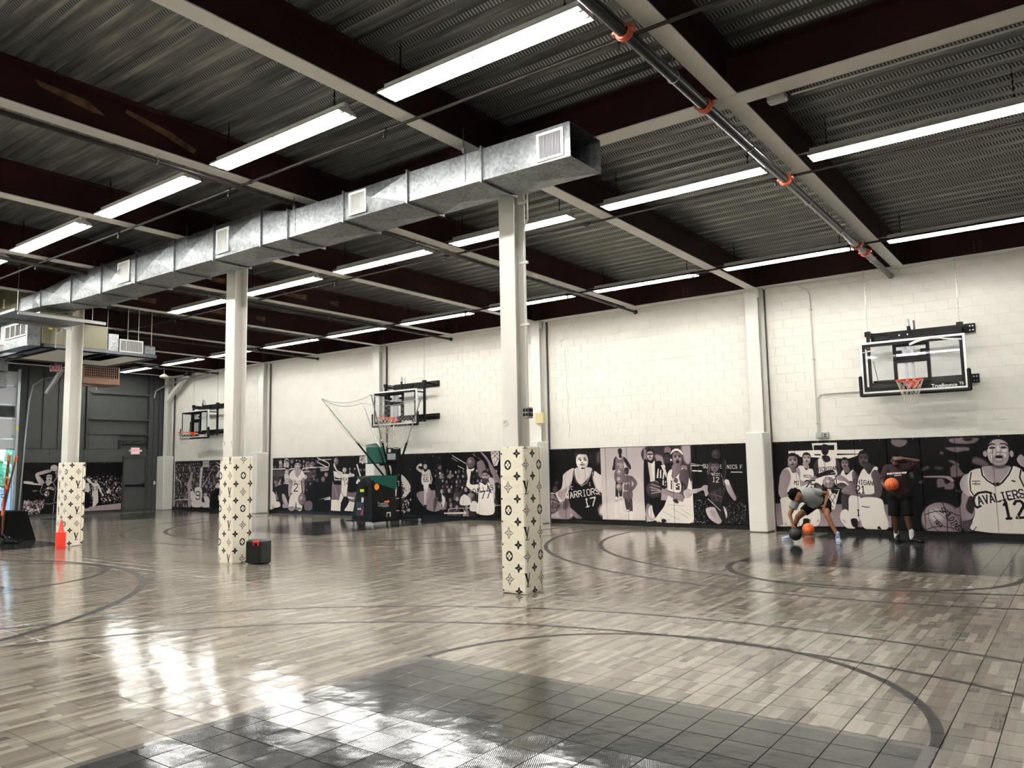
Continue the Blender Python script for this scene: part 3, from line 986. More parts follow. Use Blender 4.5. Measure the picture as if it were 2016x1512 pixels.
for X, nm in ((-8.84, 'slim dark pipe passing under the duct and into the back wall'), (-15.0, 'slim dark pipe over the ball machine end of the hall'), (-21.1, 'slim dark pipe above the far court'), (-27.1, 'slim dark pipe nearest the dark grey wall')):
    root = empty('cross_pipe', (X, 8, 5.32), nm, 'pipe', 'slim pipes across the roof')
    t = MB(); t.cyl((X, YF, 5.33), (X, YW, 5.33), .032, n=12); t.build('pipe', PIPED, root, smooth=True)
    for y in (1.0, 4.75, 9.3, 12.6, 16.2):
        t = MB(); t.torus((X, y, 5.33), .036, .005, 'y', 14, 5); t.cyl((X, y, 5.365), (X, y, 5.9), .004, n=5); t.build('hanger', GREYM, root)
    t = MB(); t.cyl((X, YW - .03, 5.33), (X, YW - .005, 5.33), .055, n=12); t.build('wall_flange', PIPED, root)
for Y, nm in ((5.95, 'the front light row'), (10.4, 'the middle light row'), (14.6, 'the back light row')):
    root = empty('branch_pipe', (-5, Y, 5.36), 'thin brown sprinkler branch pipe running beside ' + nm, 'pipe', 'sprinkler branch pipes')
    t = MB(); t.cyl((XR - .2, Y, 5.375), (-29.5, Y, 5.375), .019, n=8); t.build('pipe', PIPED, root, smooth=True)
    for k in range(0, 10):
        x = BX0 - .35 - BS * k
        t = MB(); t.cyl((x, Y, 5.375), (x, Y, 5.30), .014, n=8); t.cyl((x, Y, 5.30), (x, Y, 5.285), .022, n=8); t.cyl((x - .05, Y, 5.375), (x + .05, Y, 5.375), .03, n=8)
        t.build('sprinkler_head', PIPED, root)
        if k % 2 == 0:
            t = MB(); t.torus((x + .5, Y, 5.375), .024, .004, 'x', 12, 5); t.cyl((x + .5, Y, 5.40), (x + .5, Y, 5.9), .004, n=5); t.build('hanger', BLACK, root)
# light conduit runs with junction boxes
t = MB(); t.tube([(XR - .3, 8.06, 5.40), (-2.2, 8.06, 5.40)], .012, 6); r_ = t.build('girder_conduit', GREYM, None, smooth=True, label='grey conduit along the underside of the middle girder, right part', cat='conduit')
t = MB(); t.cbox(-2.45, -2.25, 8.0, 8.12, 5.36, 5.44, .012); t.cyl((-2.42, 8.06, 5.36), (-2.42, 8.06, 5.355), .02); t.build('junction_box', GREYM, r_)

# ================================================================ MAIN DUCT
def duct():
    yn, yf = 6.78, 7.43
    root = empty('air_duct', (-8, yn, 4.84), 'long galvanised rectangular air duct hung under the beams, open at its near end', 'duct')
    xs = [(-4.17, 4.83, 5.22), (-5.38, 4.85, 5.23), (-6.57, 4.86, 5.24), (-7.76, 4.86, 5.24), (-8.95, 4.86, 5.25), (-9.58, 4.87, 5.40), (-10.8, 4.87, 5.40),
          (-11.95, 4.88, 5.405), (-13.2, 4.88, 5.405), (-14.44, 4.88, 5.405), (-15.65, 4.88, 5.405), (-17.0, 4.98, 5.30), (-17.42, 4.98, 5.30)]
    grl = {0: (-4.60, -4.25), 2: (-7.63, -7.30), 5: (-10.70, -10.37), 8: (-13.80, -13.38)}
    for i in range(len(xs) - 1):
        (xa, za, ta), (xb, zb, tb) = xs[i], xs[i + 1]
        if i == 4: za2, ta2 = za, ta
        t = MB()
        A = [(xa, yn, za), (xa, yf, za), (xa, yf, ta), (xa, yn, ta)]
        B = [(xb, yn, zb), (xb, yf, zb), (xb, yf, tb), (xb, yn, tb)]
        push = .045
        v = A + B; f = []
        def face(a, b, c, d, nrm):
            c0 = (Vector(a) + Vector(b) + Vector(c) + Vector(d)) / 4 + Vector(nrm) * push
            k = len(v); v.extend([a, b, c, d, tuple(c0)])
            f.extend([(k, k + 1, k + 4), (k + 1, k + 2, k + 4), (k + 2, k + 3, k + 4), (k + 3, k, k + 4)])
        def flat(a, b, c, d):
            k = len(v); v.extend([a, b, c, d]); f.append((k, k + 1, k + 2, k + 3))
        if i in (0, 1, 3, 4): flat(A[0], B[0], B[3], A[3])
        else: face(A[0], B[0], B[3], A[3], (0, -1, 0))
        face(A[0], A[1], B[1], B[0], (0, 0, -1))
        flat(A[1], A[2], B[2], B[1]); flat(A[2], A[3], B[3], B[2])
        if i == 0:
            s = .004
            AI = [(xa, yn + s, za + s), (xa, yf - s, za + s), (xa, yf - s, ta - s), (xa, yn + s, ta - s)]
            BI = [(xb, yn + s, zb + s), (xb, yf - s, zb + s), (xb, yf - s, tb - s), (xb, yn + s, tb - s)]
            flat(AI[0], BI[0], BI[3], AI[3]); flat(AI[0], AI[1], BI[1], BI[0]); flat(AI[1], AI[2], BI[2], BI[1]); flat(AI[2], AI[3], BI[3], BI[2])
            for k in range(4):
                flat(A[k], A[(k + 1) % 4], AI[(k + 1) % 4], AI[k])
        t.add(v, f)
        t.build('duct_section', GALV, root, fix=False)
        # standing seam at the joint
        t = MB(); e = .028
        x = xa
        if i > 0:
            t.box(x - .012, x + .012, yn - e, yn + .003, za - e, ta + e); t.box(x - .012, x + .012, yf - .003, yf + e, za - e, ta + e)
            t.box(x - .012, x + .012, yn, yf, za - e, za + .003); t.box(x - .012, x + .012, yn, yf, ta - .003, ta + e)
            t.build('joint_flange', GALV, root)
    def grille(x0, x1, z0, z1, y, s=-1, inner=False):
        fr = MB(); w = .028
        ya, yb = (y - .014, y - .0) if s < 0 else (y, y + .014)
        for a, b, c, d in ((x0, x1, z0, z0 + w), (x0, x1, z1 - w, z1), (x0, x0 + w, z0 + w, z1 - w), (x1 - w, x1, z0 + w, z1 - w)): fr.box(a, b, ya, yb, c, d)
        g = fr.build('grille', FIXW, root)
        t = MB(); t.box(x0 + w, x1 - w, y - .002, y - .001, z0 + w, z1 - w); t.build('backing', DARKHOLE, g)
        n = int((x1 - x0 - 2 * w) / .019)
        for k in range(n):
            x = x0 + w + (k + .5) * (x1 - x0 - 2 * w) / n
            t = MB(); t.box(x - .0032, x + .0032, ya + .001, ya + .006, z0 + w, z1 - w)
            t.build('slat', FIXW, g)
    for i, (a, b) in grl.items():
        za = xs[i][1] + .03; ta = xs[i][2] - .04
        if i > 4: za += .02; ta -= .05
        grille(a, b, za, ta, yn - .024 if i in (2, 8, 5) else yn)
    t = MB()
    for k in range(9): t.box(-4.72, -4.30, yf - .05, yf - .045, 4.87 + k * .036, 4.875 + k * .036)
    for k in range(12): t.box(-4.72 + k * .037, -4.715 + k * .037, yf - .045, yf - .04, 4.86, 5.18)
    t.box(-4.30, -4.26, yf - .06, yf - .01, 4.85, 5.2)
    t.build('inner_grille', GALV, root, kind='stuff')
    for x in (-5.64, -8.80, -11.57, -14.73):
        t = MB(); t.box(x - .012, x + .012, yn - .006, yn - .001, 4.9, 5.3); t.cyl((x, yn - .02, 5.28), (x, yn - .02, 5.55), .006, n=6)
        t.box(x - .015, x + .015, yn - .03, yn - .005, 5.24, 5.30)
        t.build('hanger_strap', GALV, root)
    t = MB(); t.tube([(-3.9, yf + .0, 4.86), (-3.9, yf, 5.2)], .001, 3)
duct()

# ================================================================ AIR HANDLERS AND DUCTWORK AT THE FAR END
def handler1():
    root = empty('air_handler', (-18.7, 6.9, 5.0), 'tan air handler cabinet feeding the long duct', 'air handler')
    t = MB(); t.cbox(-20.7, -18.0, 6.9, 8.1, 5.05, 5.70, .01); t.build('cabinet', TAN, root)
    t = MB(); t.cbox(-18.02, -17.40, 6.78, 7.44, 4.99, 5.29, .006); t.build('duct_collar', GALV, root)
    t = MB(); t.box(-18.9, -18.87, 6.894, 6.9, 5.1, 5.66); t.box(-19.9, -19.87, 6.894, 6.9, 5.1, 5.66); t.build('panel_joint', mat('tan_joint', (.18, .17, .11), .5), root)  # joint strips in their own tan
    t = MB(); t.cbox(-19.2, -19.13, 6.88, 6.9, 5.25, 5.45, .004); t.build('label_plate', mat('cream_label', (.7, .66, .4), .5), root)
    for x, y in ((-17.4, 6.5), (-16.8, 7.72), (-19.8, 6.85)):
        t = MB(); t.cyl((x, y, 4.74), (x, y, 5.88), .006, n=6); t.build('hanger_rod', GREYM, root)
    t = MB(); t.box(-17.78, -16.72, 6.2, 7.7, 4.765, 4.775); t.box(-17.78, -16.72, 6.2, 6.21, 4.775, 4.81)
    t.build('drain_pan', GALV, root)
    for x, y0, y1 in ((-16.70, 6.25, 7.95), (-17.78, 6.1, 7.70)):
        t = MB(); t.box(x - .022, x + .022, y0, y1, 4.70, 4.745); t.box(x - .028, x + .028, y0, y1, 4.742, 4.762); t.build('support_rail', GREYM, root)
    t = MB(); t.box(-17.5, -16.95, 6.75, 7.6, 4.79, 4.86); t.build('tray', TAN, root)
handler1()
def handler2():
    root = empty('air_handler', (-20.5, 9.2, 4.6), 'second tan air handler with a wide white grille, hung behind the farthest post', 'air handler')
    X1 = -18.6
    t = MB(); t.cbox(-20.6, X1, 7.47, 8.93, 4.46, 5.03, .012); t.build('cabinet', TAN, root)
    t = MB(); t.box(X1 - .004, X1 + .004, 7.93, 7.95, 4.48, 5.01); t.build('panel_joint', mat('tan_joint_2', (.18, .17, .11), .5), root)  # upright joint strip between cabinet panels, plain tan
    t = MB(); t.box(X1, X1 + .004, 7.60, 7.68, 4.80, 4.92); t.build('yellow_label', mat('yellow_label', (.6, .5, .02), .5), root)
    t = MB(); t.cbox(-20.6, X1 - .01, 8.94, 9.19, 4.45, 4.88, .006); t.build('duct_section', GALV, root)
    t = MB(); t.cbox(-20.6, X1, 9.19, 9.80, 4.45, 4.78, .006); t.build('duct_section', GALV, root)
    t = MB(); t.cbox(-20.6, X1 - .01, 9.81, 10.12, 4.45, 4.70, .03); t.build('duct_section', GALV, root)
    # open-bottomed trough: rim toned as in shade, sloping sides whitened to look lit
    t = MB(); x0, x1, y0, y1, z0, z1 = -21.0, -18.58, 7.5, 10.14, 4.37, 4.46
    for b_ in ((x0, x1, y0, y0 + .10, z0, z0 + .02), (x0, x1, y1 - .14, y1, z0, z0 + .02), (x0, x0 + .10, y0, y1, z0, z0 + .02), (x1 - .12, x1, y0, y1, z0, z0 + .02),
              (x0, x1, y0, y0 + .015, z0, z1), (x0, x1, y1 - .015, y1, z0, z1), (x0, x0 + .015, y0, y1, z0, z1), (x1 - .015, x1, y0, y1, z0, z1)): t.box(*b_)
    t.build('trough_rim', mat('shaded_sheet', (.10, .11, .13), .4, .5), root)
    t = MB()
    t.quad((x0 + .1, y0 + .1, 4.39), (x0 + .1, y1 - .14, 4.39), (x0 + .5, y1 - .5, 4.45), (x0 + .5, y0 + .5, 4.45))
    t.quad((x0 + .1, y1 - .14, 4.39), (x1 - .12, y1 - .14, 4.39), (x1 - .5, y1 - .5, 4.45), (x0 + .5, y1 - .5, 4.45))
    t.quad((x1 - .12, y1 - .14, 4.39), (x1 - .12, y0 + .1, 4.39), (x1 - .5, y0 + .5, 4.45), (x1 - .5, y1 - .5, 4.45))
    t.quad((x0 + .5, y0 + .5, 4.45), (x0 + .5, y1 - .5, 4.45), (x1 - .5, y1 - .5, 4.45), (x1 - .5, y0 + .5, 4.45))
    t.build('trough_lining', mat('lit_sheet', (.85, .85, .80), .5), root)
    t = MB()
    for a_, b_, c, d in ((9.20, 9.78, 4.46, 4.49), (9.20, 9.78, 4.745, 4.775), (9.20, 9.225, 4.49, 4.745), (9.755, 9.78, 4.49, 4.745), (9.35, 9.365, 4.49, 4.745)): t.box(X1, X1 + .02, a_, b_, c, d)
    g = t.build('grille', FIXW, root)
    t = MB(); t.box(X1, X1 + .002, 9.22, 9.76, 4.48, 4.75); t.build('backing', mat('grille_shade', (.10, .08, .075), .6), g)
    for k in range(18):
        y = 9.235 + k * .029
        t = MB(); t.box(X1 + .004, X1 + .014, y, y + .010, 4.49, 4.745); t.build('slat', FIXW, g)
    for y in (7.72, 8.86):
        t = MB(); t.box(-21.4, -18.45, y - .02, y + .02, 4.325, 4.365); t.build('support_rail', BLACK, root)
        for x in (-18.5, -21.2):
            t = MB(); t.cyl((x, y, 4.36), (x, y, 5.88), .006, n=6); t.build('hanger_rod', GREYM, root)
    for y in (9.45, 9.72, 10.05):
        t = MB(); t.cyl((X1 - .1, y, 4.68), (X1 - .1, y, 5.88), .009, n=6); t.build('hanger_rod', WHITE, root)
    t = MB(); t.tube([(-20.6, 7.0, 4.42), (-18.9, 7.55, 4.78), (-18.7, 7.62, 4.80), (-18.65, 7.7, 4.74), (-18.6, 7.78, 4.72), (-18.58, 7.86, 4.78), (-18.58, 7.86, 4.95)], .018, 6); t.build('drain_pipe', WHITE, root, smooth=True)
handler2()
def far_ducts():
    root = empty('duct_box', (-19.4, 7.2, 4.4), 'galvanised duct box with a small four-bay white grille beside the lower tan cabinet', 'duct')
    t = MB(); t.cbox(-20.15, -18.62, 7.2, 7.46, 4.40, 5.08, .01); t.build('box', GALV, root)
    t = MB(); t.box(-20.15, -18.62, 7.19, 7.2, 4.40, 4.43); t.box(-18.66, -18.60, 7.17, 7.21, 4.38, 5.10); t.build('corner_trim', GALV, root)
    t = MB()
    for c, d in ((4.63, 4.66), (4.92, 4.95)): t.box(-19.85, -18.70, 7.175, 7.2, c, d)
    for k in range(5):
        x = -19.85 + k * .281; t.box(x, x + .026, 7.175, 7.2, 4.66, 4.92)
    g = t.build('grille', FIXW, root)
    t = MB(); t.box(-19.84, -18.71, 7.19, 7.199, 4.65, 4.93); t.build('backing', mat('grille_shade_2', (.06, .052, .05), .6), g)
    root = empty('duct_drop', (-20.8, 7.5, 3.6), 'galvanised vertical duct drop at the far left, stepped in three pieces', 'duct')
    for z0, z1, e in ((4.60, 4.86, .02), (4.08, 4.58, 0), (3.68, 4.06, -.01)):
        t = MB(); t.cbox(-22.3 - e, -21.2 + e, 7.35 - e, 7.78, z0, z1, .012); t.build('duct_section', GALV, root)
    t = MB(); t.cyl((-21.6, 7.56, 4.76), (-21.6, 7.56, 5.42), .15, n=14); t.build('duct_neck', GALV, root, smooth=True)
far_ducts()
def heater():
    root = empty('unit_heater', (-24.4, 11.6, 4.3), 'brown hanging unit heater with a louvred front, near the dark grey wall', 'heater')
    t = MB(); x1 = -24.4; y0, y1 = 11.0, 12.12
    t.cbox(-25.3, x1, y0, y1, 4.28, 4.86, .015); t.build('casing', BROWN, root)
    t = MB(); t.box(x1, x1 + .004, y0 + .04, y1 - .04, 4.48, 4.84); t.build('opening', DARKHOLE, root)
    for k in range(5):
        t = MB(); z = 4.50 + k * .075; t.box(x1, x1 + .03, y0 + .03, y1 - .03, z, z + .014); t.build('slat', BROWN, root)
    for k in range(17):
        t = MB(); y = y0 + .04 + k * (y1 - y0 - .1) / 16; t.box(x1 + .005, x1 + .022, y, y + .016, 4.48, 4.84); t.build('slat', BROWN, root)
    for y in (y0 + .2, y1 - .2):
        t = MB(); t.cyl((-24.9, y, 4.86), (-24.9, y, 5.88), .007, n=6); t.build('hanger_rod', GREYM, root)
    t = MB(); t.tube([(-24.7, 11.1, 4.27), (-24.5, 11.3, 4.22), (-24.5, 11.45, 4.24), (-24.5, 11.46, 4.1)], .014, 6); t.build('valve', CHROME, root)
heater()
# loose channel hanging at a slant in front of the far wall
o = empty('slanted_channel', (-24, 9.0, 4.2), 'grey metal channel hanging at a slant behind the farthest post', 'channel')
t = MB()
a, b = Vector((-24.0, 9.80, 3.86)), Vector((-24.0, 10.22, 4.62))
d = (b - a).normalized(); n_ = Vector((0, -d.z, d.y)) * .06
for s0, s1, x0, x1 in ((-1, 1, 0, .012), (-1, -.8, 0, .06), (.8, 1, 0, .06)):
    ps = [a + n_ * s0, b + n_ * s0, b + n_ * s1, a + n_ * s1]
    v = [(p.x + x, p.y, p.z) for x in (x0, x1) for p in ps]
    t.add(v, [(0, 1, 2, 3), (7, 6, 5, 4), (0, 4, 5, 1), (1, 5, 6, 2), (2, 6, 7, 3), (3, 7, 4, 0)])
t.build('channel', GREYM, o)
t = MB(); t.cyl((-23.99, 10.2, 4.55), (-23.99, 10.2, 5.92), .008, n=6); t.build('hanger_rod', GREYM, o)
# wall conduits at the far end
t = MB(); t.tube([(XL + .03, 11.76, .0), (XL + .03, 11.95, 4.2), (XL + .04, 12.05, 4.75), (XL + .2, 12.3, 5.0), (XL + 2, 13.0, 5.15), (XL + 3.2, 13.4, 5.2)], .028, 8)
t.build('far_conduit', GREYM, None, smooth=True, label='grey conduit rising beside the overhead door and bending away', cat='conduit')
t = MB(); t.tube([(XL + .06, 16.6, 4.55), (XL + .08, 16.66, 4.85), (XL + .5, 16.85, 5.05), (XL + 1.8, 16.9, 5.22), (XL + 3.6, 16.9, 5.30)], .03, 8)
t.build('far_conduit', GREYM, None, smooth=True, label='dark grey conduit bending into the far corner above the exit door', cat='conduit')

def text(body, name, m, loc, size, xdir, parent, updir=Vector((0, 0, 1)), bold=0, depth=.002, sx=1):
    cu = bpy.data.curves.new(name, 'FONT'); cu.body = body; cu.size = size; cu.align_x = 'CENTER'; cu.align_y = 'CENTER'
    cu.extrude = depth; cu.offset = bold
    tmp = bpy.data.objects.new('tmp', cu); COL.objects.link(tmp)
    bpy.context.view_layer.update()
    me = bpy.data.meshes.new_from_object(tmp)
    COL.objects.unlink(tmp); bpy.data.objects.remove(tmp)
    me.materials.clear(); me.materials.append(m)
    o = bpy.data.objects.new(name, me); link(o, parent)
    xd = Vector(xdir).normalized(); ud = Vector(updir).normalized(); nd = xd.cross(ud)
    R = Matrix((xd * sx, ud, nd)).transposed().to_4x4()
    R.translation = Vector(loc) - (wloc(parent) if parent else Vector())
    o.matrix_local = R
    return o
RED = mat('red_letters', (.55, .02, .03), .5)
REDL = mat('lit_red_letters', (.9, .05, .1), .5, emit=(1, .12, .2), es=.25)
PINK = mat('sign_face', (.75, .55, .53), .5)
o = empty('exit_sign', (-22.0, 9.2, 4.35), 'hanging exit sign, dark red letters on a pale plate, beside the far post', 'sign')
t = MB(); t.cbox(-22.03, -21.99, 9.07, 9.36, 4.26, 4.44, .006); t.build('plate', PINK, o)
text('EXIT', 'lettering', RED, (-21.988, 9.215, 4.365), .145, (0, 1, 0), o, bold=.004)
t = MB(); t.box(-21.99, -21.984, 9.1, 9.32, 4.265, 4.28); t.build('underline', RED, o)
t = MB(); t.cyl((-22.01, 9.21, 4.45), (-22.01, 9.21, 5.88), .006, n=6); t.build('hanger_rod', GREYM, o)
o = empty('exit_sign', (XL + .05, 15.88, 2.24), 'lit red exit sign with two lamp heads above the grey door', 'sign')
t = MB(); t.cbox(XL + .02, XL + .09, 15.70, 16.07, 2.24, 2.52, .02); t.build('housing', WHITE, o)
t = MB(); t.box(XL + .09, XL + .092, 15.755, 16.015, 2.31, 2.48); t.build('face', mat('sign_face_lit', (.9, .6, .6), .5, emit=(1, .45, .5), es=.10), o)
text('EXIT', 'lettering', REDL, (XL + .094, 15.885, 2.395), .13, (0, 1, 0), o, bold=.003)
for y, s in ((15.66, -1), (16.11, 1)):
    t = MB(); t.sphere((XL + .08, y, 2.385), .045, 10, 8); t.build('lamp_head', WHITE, o, smooth=True)
# round lamp-shaped speaker near the far corner
t = MB(); t.lathe((-27.3, 15.2, 5.0), [(.02, .0), (.15, .02), (.16, .05), (.1, .12), (.03, .16)], 18)
o = t.build('ceiling_horn', mat('horn_beige', (.3, .27, .2), .5), None, smooth=True, label='round beige horn hanging under the roof near the far corner', cat='speaker')
t = MB(); t.cyl((-27.3, 15.2, 5.16), (-27.3, 15.2, 5.9), .008, n=6); t.build('rod', GREYM, o)
t = MB(); t.sphere((-27.3, 15.2, 5.0), .03, 8, 6); t.build('horn_centre', WHITE, o)

# wall conduit and socket boxes on the long wall
o = empty('wall_outlet', (-4.5, YW - .03, 2.07), 'pair of grey outlet boxes on the back wall with conduit rising to the roof', 'outlet')
for x0, x1 in ((-4.62, -4.49), (-4.485, -4.36)):
    t = MB(); t.cbox(x0, x1, YW - .07, YW - .004, 2.0, 2.12, .008); t.build('box', GREYM, o)
for z in (2.065, 2.025):
    t = MB(); t.box(-4.45, -4.40, YW - .074, YW - .07, z, z + .025); t.build('socket', BLACKP, o)
t = MB()
t.tube([(-4.585, YW - .03, 2.12), (-4.585, YW - .03, 4.95), (-4.59, YW - .03, 5.15), (-4.65, YW - .06, 5.28), (-4.8, YW - .12, 5.36)], .013, 6)
t.tube([(-4.545, YW - .03, 2.12), (-4.545, YW - .03, 2.86), (-4.50, YW - .03, 2.93), (-4.40, YW - .03, 2.945), (-3.3, YW - .03, 2.95)], .013, 6)
t.build('conduit', mat('painted_conduit', (.55, .53, .48), .45), o, smooth=True)
for z in (2.3, 3.7, 4.8):
    t = MB(); t.box(-4.61, -4.56, YW - .05, YW - .004, z, z + .03); t.build('strap', GREYM, o)
t = MB(); t.cbox(-11.72, -11.48, 16.90, 16.985, 2.64, 2.92, .008)
t.build('wall_box', mat('yellowed_box', (.62, .52, .28), .5), None, label='yellowed square box on the wall post behind the nearest post', cat='box')
# ================================================================ BASKETBALL HOOPS
def net_geo(t, c, r0, r1, hgt, n=12, rows=5, cord=.0045):
    def P(i, k):
        q = k / rows
        r = r0 + (r1 - r0) * (1 - (1 - q) ** 1.7)
        a = 2 * PI * (i + (k % 2) * .5) / n
        return (c[0] + r * math.cos(a), c[1] + r * math.sin(a), c[2] - hgt * q + .008 * math.sin(i * 2.3 + k))
    for i in range(n):
        for k in range(rows):
            a = P(i, k)
            for di in ((0, -1) if k % 2 == 0 else (0, 1)):
                t.cyl(a, P(i + di, k + 1), cord, n=4, caps=False)
    for i in range(n):
        t.cyl(P(i, rows), P(i + 1, rows), cord * .8, n=4, caps=False)

def chain(t, x, y, z0, z1, r=.007, L=.05):
    z = z0; k = 0
    while z < z1 - L:
        if k % 2: t.box(x - .0018, x + .0018, y - r, y + r, z, z + L)
        else: t.box(x - r, x + r, y - .0018, y + .0018, z, z + L)
        z += L * .85; k += 1
    t.box(x - .002, x + .002, y - .002, y + .002, z, z1)

def make_hoop(xc, label, brand=False):
    root = empty('basketball_hoop', (xc, 16.4, 2.82), label, 'hoop', 'wall-mounted basketball hoops')
    B, Tp, yb = 2.82, 3.84, 16.4
    X = lambda a: xc + a
    t = MB(); t.box(X(-.87), X(.87), yb + .004, yb + .012, B + .05, Tp - .045); t.build('glass', GLASSB, root)
    t = MB()
    for a, b, c, d in ((-.915, .915, B, B + .035), (-.915, .915, Tp - .042, Tp), (-.915, -.872, B + .035, Tp - .042), (.872, .915, B + .035, Tp - .042)):
        t.cbox(X(a), X(b), yb - .004, yb + .05, c, d, .003)
    t.build('frame', mat('backboard_frame_silver', (.74, .73, .72), .35, .2), root)
    t = MB()
    for a, b, c, d in ((-.872, .872, B + .035, B + .105), (-.872, .872, Tp - .10, Tp - .042), (-.872, -.82, B + .105, Tp - .10), (.82, .872, B + .105, Tp - .10)):
        t.box(X(a), X(b), yb + .0, yb + .004, c, d)
    t.build('border_stripe', BLACK, root)
    t = MB()
    for a, b, c, d in ((-.31, .31, 3.375, 3.42), (-.31, .31, 2.985, 3.03), (-.31, -.262, 3.03, 3.375), (.262, .31, 3.03, 3.375)):
        t.box(X(a), X(b), yb + .0005, yb + .0045, c, d)
    t.build('target_square', BLACK, root)
    t = MB(); r = .045
    t.cbox(X(-.955), X(.955), yb - .03, yb + .055, B - .065, B + .0, .02)
    for s in (-1, 1): t.cbox(X(s * .935) - .033, X(s * .935) + .033, yb - .03, yb + .055, B - .06, B + .36, .02)
    t.build('edge_padding', RUBBER, root, smooth=True)
    # goal
    rim = empty('rim', (xc, yb - .01, 3.0), parent=None); rim.parent = root; rim.location = (0, -.01, .18)
    bpy.data.objects.remove(rim)
    t = MB(); t.torus((xc, yb - .385, 3.0), .232, .010, 'z', 36, 8)
    t.cbox(X(-.06), X(.06), yb - .15, yb - .002, 2.90, 3.01, .01)
    t.box(X(-.10), X(.10), yb - .006, yb - .002, 2.88, 3.02)
    for s in (-1, 1): t.tube([(X(s * .05), yb - .03, 2.95), (X(s * .10), yb - .17, 2.975), (X(s * .15), yb - .215, 2.995)], .009, 6)
    t.add([(X(-.06), yb - .15, 2.99), (X(.06), yb - .15, 2.99), (X(.12), yb - .19, 3.0), (X(-.12), yb - .19, 3.0)], [(0, 1, 2, 3)])
    rm = t.build('rim', RIMO, root, smooth=True)
    t = MB(); net_geo(t, (xc, yb - .385, 2.985), .228, .125, .43); t.build('net', NETM, rm)
    # steelwork behind the glass
    t = MB()
    for a in (-.30, .28): t.box(X(a - .03), X(a + .03), yb + .05, yb + .10, 2.86, 3.86)
    for z in (3.70, 3.42): t.box(X(-.3), X(.28), yb + .06, yb + .09, z, z + .09)
    for a, b in ((-.27, -.17), (.15, .25)): t.box(X(a), X(b), yb + .055, yb + .07, 3.56, 3.63)
    t.box(X(-.84), X(.80), yb + .32, yb + .36, 2.88, 3.02)
    t.build('support_frame', BLACK, root)
    ps = mat('pale_steel', (.60, .60, .62), .3, .6)
    for a in (-.12, .0):
        t = MB(); t.box(X(a - .022), X(a + .022), yb + .10, yb + .15, 2.92, 3.80); t.build('lift_tube', ps, root)
    for a in (-.84, .80):
        t = MB(); t.box(X(a - .028), X(a + .028), 16.83, 16.89, 2.88, 4.10)
        t.box(X(a - .055), X(a + .055), 16.82, 16.90, 4.02, 4.12)
        t.build('mast', BLACK, root)
    t = MB()
    for z in (2.97, 3.96):
        t.box(X(-.86), X(1.02), YW - .06, YW - .004, z, z + .17)
        for a in (-.84, .80): t.box(X(a - .022), X(a + .022), 16.89, YW - .03, z + .05, z + .10)
        t.cyl((X(-.8), 16.9, z + .12), (X(-.3), YW - .05, z + .06), .016, n=6); t.cyl((X(.76), 16.9, z + .12), (X(.98), YW - .05, z + .06), .016, n=6)
    t.box(X(-.45), X(.35), 16.80, 16.86, 3.92, 4.03); t.box(X(-.72), X(.78), 16.84, 16.88, 3.95, 4.00)
    t.build('wall_rail', BLACK, root)
    for a in (-.84, .80):
        for z in (3.74, 2.92):
            t = MB(); t.box(X(a - .02), X(a + .02), yb + .08, 16.85, z, z + .04); t.build('side_arm', BLACK, root)
    t = MB(); t.cyl((X(-.76), 16.8, 3.5), (X(-.62), yb + .1, 2.98), .006, n=5)
    t.build('stay_rod', BLACK, root)
    t = MB()
    for a in (-.05, .10): t.cyl((X(a - .2), 16.795, 3.975), (X(a - .2), 16.785, 3.975), .014, n=8)
    for a in (.93, .98):
        for z in (4.0, 4.08, 3.01, 3.09): t.cyl((X(a), YW - .061, z), (X(a), YW - .07, z), .013, n=8)
    t.build('bolt', CHROME, root)
    t = MB(); t.cbox(X(-.10), X(-.03), 16.76, 16.84, 4.0, 4.14, .006); t.build('motor_bracket', BLACK, root)
    t = MB(); t.cyl((X(-.0), 16.8, 4.06), (X(-.0), 16.8, 4.24), .05, n=14); t.cyl((X(-.08), 16.8, 4.14), (X(-.08), 16.8, 4.28), .022, n=10)
    t.build('motor', CHROME, root, smooth=True)
    t = MB(); chain(t, X(-.84), 16.86, 4.12, 5.43); t.build('chain', GREYM, root)
    t = MB(); chain(t, X(.80), 16.86, 4.12, 5.43); t.build('chain', GREYM, root)
    if brand:
        text('TrueBounce', 'lettering', WHITE, (X(.52), yb - .002, B + .07), .085, (1, 0, 0), root, bold=.002)
        text('TS', 'lettering', WHITE, (X(.80), yb - .002, B + .085), .07, (1, 0, 0), root, bold=.002)
    return root
h1 = make_hoop(-2.54, 'basketball hoop above the two players, loose white film on its glass', True)
FILM = mat('loose_white_film', (.85, .83, .84), .35)
t = MB()
def ribbon(pts, w):
    v = []
    for (x, z, k) in pts: v += [(-2.54 + x, 16.394, z - w * k), (-2.54 + x, 16.392 - .01, z + w * k)]
    t.add(v, [(2 * i, 2 * i + 2, 2 * i + 3, 2 * i + 1) for i in range(len(pts) - 1)])
ribbon([(-.87, 3.64, .5), (-.75, 3.66, .8), (-.66, 3.67, 1), (-.58, 3.69, .3)], .016)
ribbon([(-.02, 3.72, 1.4), (.08, 3.76, 1.6), (.2, 3.785, .9), (.35, 3.80, .7), (.5, 3.795, 1), (.6, 3.765, .9), (.72, 3.745, 1.1), (.86, 3.73, .8)], .016)
t.build('loose_film', FILM, h1)
h2 = copy_tree(h1)
for c in list(h2.children):
    if c.name.startswith(('loose_film',)): bpy.data.objects.remove(c)
h2.location.x = -16.5
tag(h2, 'basketball hoop on the back wall directly behind the ball machine poles', 'hoop')
h3 = copy_tree(h2); h3.location.x = -27.2
tag(h3, 'farthest basketball hoop, half hidden by the middle free-standing post', 'hoop')

